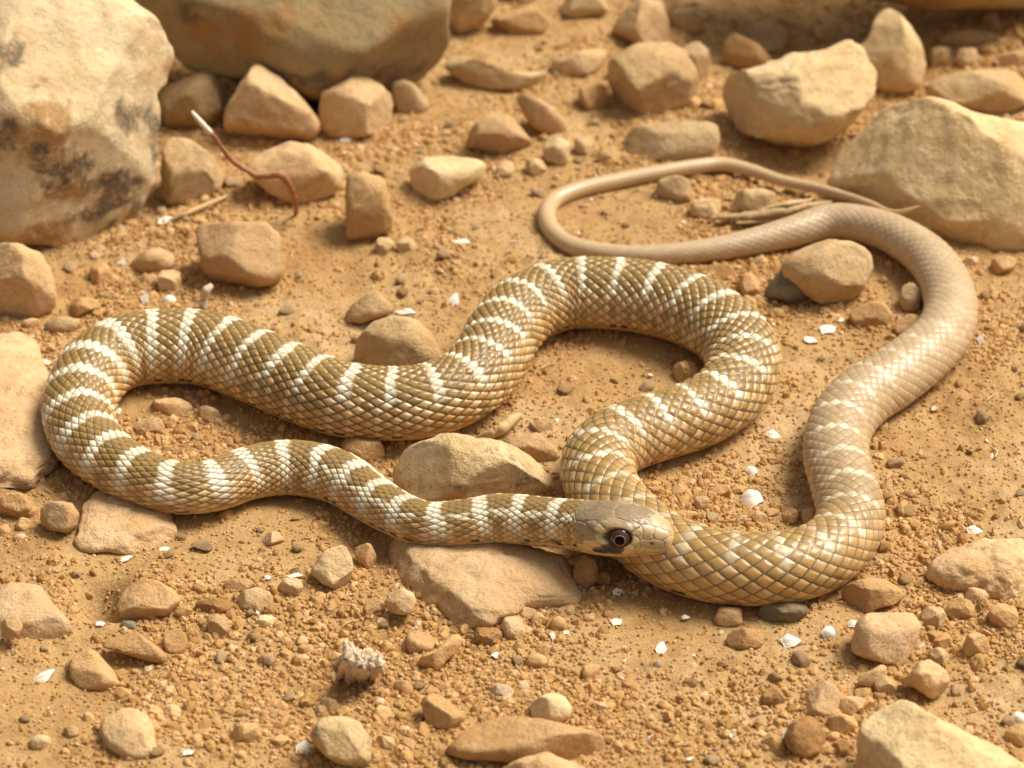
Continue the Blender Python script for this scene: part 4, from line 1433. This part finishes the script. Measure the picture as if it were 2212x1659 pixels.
SH = []
for k in range(8):
    me = shell_mesh(k + 3, [.12, .3, .7, .2, .45, .08, .9, .25][k], [5, 6, 5, 4, 6, 5, 7, 4][k])
    me.materials.append(M['shell'])
    SH.append(me)
shells = [  # x, y, width px, height px, turn, tilt, mesh, label
    (980, 655, 42, 30, .9, .9, 1, 'bright white elongated shell flake behind the snake'),
    (1000, 528, 52, 22, -.4, .5, 3, 'thin white shell sliver behind the snake near the tail loop'),
    (1625, 1083, 66, 48, .1, .6, 6, 'large curled white shell piece inside the front bend'),
    (1785, 717, 48, 34, .3, .5, 0, 'flat white triangular shell chip between the coil and the tail'),
    (1750, 739, 34, 22, -.5, .4, 1, 'white shell chip beside the triangular one'),
    (2121, 742, 24, 46, 1.4, 1.2, 3, 'upright white shell splinter outside the tail'),
    (1668, 946, 46, 24, 0, .6, 2, 'white shell rim lying against the coil'),
    (1622, 1021, 28, 30, .8, .9, 4, 'small white shell chip near the large curled one'),
    (1330, 1350, 32, 26, .4, .5, 0, 'white oval shell flake on soil in front of the snake'),
    (1428, 1405, 36, 30, 1.0, .4, 1, 'ragged white shell flake farther in front of the snake'),
    (1335, 1284, 32, 22, .2, .4, 5, 'grey-white flake just in front of the snake chin'),
    (1705, 1392, 62, 34, .3, .8, 2, 'jagged white shell shard near the dark grey stone'),
    (1196, 1380, 20, 30, 1.3, .8, 3, 'narrow white chip near the oval tan pebbles'),
    (1222, 1372, 18, 14, 0, .4, 0, 'tiny grey-white chip near the oval tan pebbles'),
    (1069, 1420, 22, 20, 0, .3, 7, 'round white bead-like chip near the bone-shaped stone'),
    (2098, 1192, 50, 22, .1, .7, 2, 'white shell piece lying on the dust-covered boulder back'),
    (1706, 1592, 48, 26, .2, .6, 4, 'white shell shard by the rounded earthy stone'),
    (95, 1467, 60, 30, .5, .7, 1, 'white broken shell near the buried reddish mound'),
    (216, 1353, 26, 18, .1, .4, 0, 'square white chip near the dark grey-green pebble'),
    (318, 655, 30, 56, 1.3, 1.2, 3, 'white upright shell splinter behind the outer bend'),
    (366, 655, 44, 30, .5, .9, 6, 'pale curled shell fragment behind the outer bend'),
    (255, 893, 22, 20, 0, .7, 7, 'bluish white chip inside the front loop'),
    (100, 791, 34, 26, .4, .6, 4, 'white shell corner touching the snake outer bend'),
    (265, 573, 22, 34, 1.2, 1.0, 5, 'white chip in the shade of the crusted boulder'),
    (745, 307, 34, 18, .2, .5, 0, 'white flake below the chunky rounded stone'),
    (742, 340, 26, 16, .8, .5, 1, 'smaller white flake below the chunky rounded stone'),
    (880, 680, 60, 16, -.3, .7, 3, 'long white sliver lying against the squat stone'),
    (365, 480, 60, 16, .1, .5, 5, 'white flake by the thin stick'),
    (360, 1268, 30, 16, .2, .4, 0, 'white chip lying on the tan domed stone'),
    (272, 1212, 34, 16, .3, .4, 1, 'white flake by the half-buried smooth slab'),
    (640, 1250, 46, 14, -.2, .4, 3, 'white sliver near the pale pointed stone'),
    (578, 1252, 18, 14, .6, .5, 4, 'tiny white chip on the soil near the pinkish chip'),
    (405, 1632, 34, 18, .3, .4, 0, 'white flake in the loose soil near the buried pale mound'),
    (655, 1620, 34, 54, 1.1, .8, 5, 'cream splinter beside the dark-spotted stone'),
    (1480, 1340, 26, 12, .2, .4, 2, 'white flake in front of the snake belly'),
    (2080, 1290, 26, 18, .4, .6, 7, 'white chip above the twin-lobed stone'),
    (2128, 1258, 18, 30, 1.2, .9, 3, 'white oval chip on the slope of the dust-covered boulder'),
    (2200, 1555, 30, 34, 1.0, .8, 6, 'white chip by the rusty stone'),
    (1842, 1352, 30, 20, .5, .7, 4, 'white crumbly chip behind the pitted triangular stone'),
    (1790, 1372, 34, 44, 1.2, .8, 6, 'pale tan shell shard before the dark grey stone'),
]
for (x, y, w, h, turn, tilt, mi, lab) in shells:
    p = on_ground(x, y)
    k_ = PXT * depth_of(p)
    o = bpy.data.objects.new('shell_fragment', SH[mi])
    col.objects.link(o)
    a = max(w, h) * .5 * k_ * 1.1
    o.scale = (a, a * max(.45, min(w, h) / max(w, h) * 1.1), a)
    rot = Matrix.Rotation(tilt * .8, 3, 'X') @ Matrix.Rotation(turn, 3, 'Z')
    o.rotation_euler = rot.to_euler()
    up_ = .0012
    if 'lying on the dust' in lab:
        up_ = .009
    if 'on the tan domed' in lab:
        up_ = .016
    o.location = (p[0], p[1], p[2] + up_)
    tag(o, lab, 'shell')
    STONE_FOOT.append((p[0], p[1], a))
pts = in_view_points(1500, rs, 0)
nsh = 0
for x, y in pts:
    w = .5 + .5 * math.tanh((x - .02) * 14)       # more of them on the bare soil by the tail
    if rs.uniform() > w * .8 + .12 or not free(x, y, .0012):
        continue
    o = bpy.data.objects.new('shell_chip', SH[rs.randint(8)])
    col.objects.link(o)
    a = .0007 + .0013 * rs.uniform() ** 2
    o.scale = (a, a * rs.uniform(.5, 1), a)
    o.rotation_euler = (rs.uniform(-.7, .9), rs.uniform(-.6, .6), rs.uniform(0, 6.28))
    o.location = (x, y, float(ground_z(x, y)[0]) + a * .35 + .0004)
    wh = where(x, y)
    tag(o, 'tiny white shell chip lying %s' % wh, 'shell', 'tiny shell chips %s' % wh)
    nsh += 1
    if nsh >= 120:
        break


# ---------------------------------------------------------------- twigs, straw, husk, gnarled wood
def tube(points, radii, n=10, jitter=.12, seed=0, flat=1.0):
    r_ = np.random.RandomState(seed)
    P = np.array(points, float)
    t_ = np.linspace(0, 1, len(P))
    K = max(24, len(P) * 8)
    tt = np.linspace(0, 1, K)
    C_ = np.stack([np.interp(tt, t_, P[:, k]) for k in range(3)], 1)
    for _ in range(2):
        C_[1:-1] = .25 * C_[:-2] + .5 * C_[1:-1] + .25 * C_[2:]
    rad_ = np.interp(tt, np.linspace(0, 1, len(radii)), radii)
    T_ = np.gradient(C_, axis=0)
    T_ /= np.linalg.norm(T_, axis=1)[:, None]
    sd_ = np.cross(T_, np.array([.1, .2, 1.0]))
    sd_ /= np.linalg.norm(sd_, axis=1)[:, None]
    up_ = np.cross(sd_, T_)
    V_ = []
    for i in range(K):
        for k in range(n):
            a = 2 * math.pi * k / n
            q = rad_[i] * (1 + jitter * r_.normal() * .6)
            V_.append(C_[i] + sd_[i] * math.cos(a) * q + up_[i] * math.sin(a) * q * flat)
    F_ = [(i * n + k, i * n + (k + 1) % n, (i + 1) * n + (k + 1) % n, (i + 1) * n + k) for i in range(K - 1) for k in range(n)]
    V_.append(C_[0])
    V_.append(C_[-1])
    a, b = len(V_) - 2, len(V_) - 1
    Fc = [(a, (k + 1) % n, k, k) for k in range(n)] + [(b, (K - 1) * n + k, (K - 1) * n + (k + 1) % n, (K - 1) * n + (k + 1) % n) for k in range(n)]
    bm = bmesh.new()
    vv = [bm.verts.new(v) for v in V_]
    for q in F_:
        bm.faces.new([vv[i] for i in q])
    for q in Fc:
        bm.faces.new([vv[i] for i in q[:3]])
    for fce in bm.faces:
        fce.smooth = True
    me = bpy.data.meshes.new('tube')
    bm.to_mesh(me)
    bm.free()
    return me


def gp(x, y, up_):
    """picture point lifted up_ metres above the ground it is seen against"""
    p = on_ground(x, y, up_)
    return p


tw = bpy.data.objects.new('twig', None)
col.objects.link(tw)
b0 = gp(640, 468, .001)
tw.location = b0
tw.empty_display_size = .01
pl = lambda L_: [np.array(q) - b0 for q in L_]
# the base end sits in the soil by the round stones and the peeled end sticks up over the stones
stem_pts = pl([gp(455, 286, .046), gp(478, 318, .040), gp(500, 346, .034), (gp(520, 360, .031)), gp(560, 384, .0265)])
link('stem', tube(stem_pts, [.0008, .0009, .0011, .0012, .0012], seed=1, jitter=.25), M['twig_red'], tw)
link('peeled_tip', tube(pl([gp(414, 241, .053), gp(436, 266, .0495), gp(457, 288, .0458)]), [.0007, .0011, .0010], seed=2), M['twig_white'], tw)
link('bent_end', tube(pl([gp(556, 382, .027), gp(585, 380, .028), gp(606, 376, .029), gp(625, 400, .022), gp(638, 432, .010), gp(640, 468, -.001)]), [.0012, .0013, .0017, .0012, .0010, .0008], seed=3, jitter=.3), M['twig_red'], tw)
link('side_shoot', tube(pl([gp(500, 346, .034), gp(478, 316, .041), gp(464, 294, .046)]), [.0008, .0007, .0005], seed=4), M['twig_red'], tw)
tag(tw, 'bent red-brown twig with a peeled white tip', 'twig')

o = link('stick', tube([gp(368, 476, .001), gp(400, 462, .003), gp(440, 445, .003), (gp(490, 424, .002))], [.0007, .0010, .0010, .0008], seed=5), M['straw'])
tag(o, 'thin pale stick lying beside the crusted boulder', 'stick')
o = link('root', tube([gp(1030, 948, .000), gp(1060, 938, .003), gp(1085, 925, .0045), gp(1108, 905, .005), gp(1124, 896, .002)], [.0010, .0019, .0022, .0019, .0008], seed=6, jitter=.2), M['straw'])
tag(o, 'dry curved root lying beside the snake coil', 'root')
o = link('bone_splinter', tube([gp(441, 668, 0), gp(440, 645, .004), gp(446, 626, .008), gp(458, 616, .009)], [.0013, .0016, .0018, .0010], seed=8), M['bone'])
tag(o, 'pinkish white knuckled splinter standing behind the outer bend', 'splinter')
# dry husk along the tail
hk_ = bpy.data.objects.new('dry_husk', None)
col.objects.link(hk_)
hb = gp(1660, 470, 0)
hk_.location = hb
for i, (pp, rr_, mt) in enumerate([
        ([(1535, 470, .003), (1600, 468, .004), (1680, 458, .006), (1740, 445, .007), (1795, 436, .006)], [.0014, .0026, .0030, .0024, .0008], 'husk'),
        ([(1590, 482, .003), (1650, 476, .003), (1710, 462, .003), (1760, 448, .004)], [.0008, .0018, .0020, .0007], 'straw'),
        ([(1640, 452, .006), (1700, 440, .009), (1755, 430, .008)], [.0006, .0014, .0006], 'straw')]):
    link('strip', tube([gp(*q) - hb for q in pp], rr_, seed=20 + i, jitter=.25, flat=.6), M[mt], hk_)
tag(hk_, 'dry splintered plant husk lying along the tail', 'husk')

# gnarled wood scrap
wd_ = bpy.data.objects.new('wood_scrap', None)
col.objects.link(wd_)
wb = gp(775, 1482, 0)
wd_.location = wb
S_, F_ = ico(5)
ol = [(727, 1460), (735, 1420), (742, 1378), (752, 1374), (768, 1398), (800, 1392), (827, 1412), (824, 1440), (812, 1466), (800, 1484), (770, 1476), (745, 1484)]
ol = [(775 + (x - 775) * .95, 1430 + (y - 1430) * .95 + 4) for x, y in ol]
wood = make_stone('core', None, ol, 'bone', thick=.45, facets=3, rough=.16, seed=301, sub=6)
me = wood.data
n_ = len(me.vertices)
cv = np.zeros(n_ * 3, np.float32)
me.vertices.foreach_get('co', cv)
cv = cv.reshape(-1, 3).astype(float)
# ridges and splits that run up the grain
g_ = np.abs(perlin(np.stack([cv[:, 0] / .0022 + .25 * cv[:, 2] / .0022, cv[:, 1] / .0030, cv[:, 2] / .014], 1), 88))
cc_ = cv.mean(0)
dv = cv - cc_
dv /= np.linalg.norm(dv, axis=1)[:, None] + 1e-9
g2_ = np.abs(perlin(np.stack([cv[:, 0] / .0009 + .3 * cv[:, 2] / .0009, cv[:, 1] / .0012, cv[:, 2] / .008], 1), 89))
cv = cv - dv * (.0019 * (1 - smooth(g_, 0, .25)) + .0006 * (1 - smooth(g2_, 0, .3)))[:, None]
me.vertices.foreach_set('co', cv.astype(np.float32).ravel())
me.update()
for kk_ in ('label', 'category', 'group'):
    if kk_ in wood:
        del wood[kk_]
wood.location = np.array(wood.location) - wb
wood.parent = wd_
r_ = np.random.RandomState(12)
for i in range(8):
    t_ = i / 7
    x0, x1 = 738 + 70 * t_ + r_.uniform(-6, 6), np.interp(t_, [0, .25, .5, .75, 1], [746, 756, 780, 802, 822]) + r_.uniform(-7, 7)
    y0, y1 = 1472 + r_.uniform(-14, 8), np.interp(t_, [0, .12, .3, .6, .85, 1], [1386, 1376, 1404, 1398, 1402, 1416]) + r_.uniform(-6, 18)
    zt = .024 - .008 * t_ - r_.uniform(0, .004)
    mid_ = ((x0 + x1) / 2 + r_.uniform(-9, 9), (y0 + y1) / 2, zt * .62 + .002 + r_.uniform(0, .002))
    w_ = r_.uniform(.0014, .0027)
    link('fibre', tube([gp(x0, y0, .001) - wb, gp(*mid_) - wb, gp(x1, y1, zt) - wb], [w_ * .7, w_, w_ * .9, w_ * .25], n=14, seed=40 + i, jitter=.5, flat=.5), M['bone'], wd_)
tag(wd_, 'gnarled bleached wood scrap with splintered ridges on crumbly soil', 'wood')

# bits of straw
straws = []
for k in range(300):
    q = in_view_points(1, rs, 0)[0]
    if len(straws) >= 46:
        break
    if not free(q[0], q[1], .0015, .5):
        continue
    a, L_ = rs.uniform(0, 6.28), rs.uniform(.003, .008)
    z = float(ground_z(q[0], q[1])[0]) + .0012
    d = np.array([math.cos(a), math.sin(a), rs.uniform(-.05, .25)])
    side_ = np.array([-d[1], d[0], 0]) * rs.uniform(-.25, .25)
    P_ = [-d * L_ * .5, side_ * L_, d * L_ * .5]
    w = rs.uniform(.00018, .0004)
    o = link('straw', tube(P_, [w, w * 1.2, w * .7], n=6, seed=k), M['straw'])
    o.location = (q[0], q[1], z)
    wh = where(q[0], q[1])
    tag(o, 'short bit of dry straw lying %s' % wh, 'straw', 'bits of straw %s' % wh)
    straws.append(o)
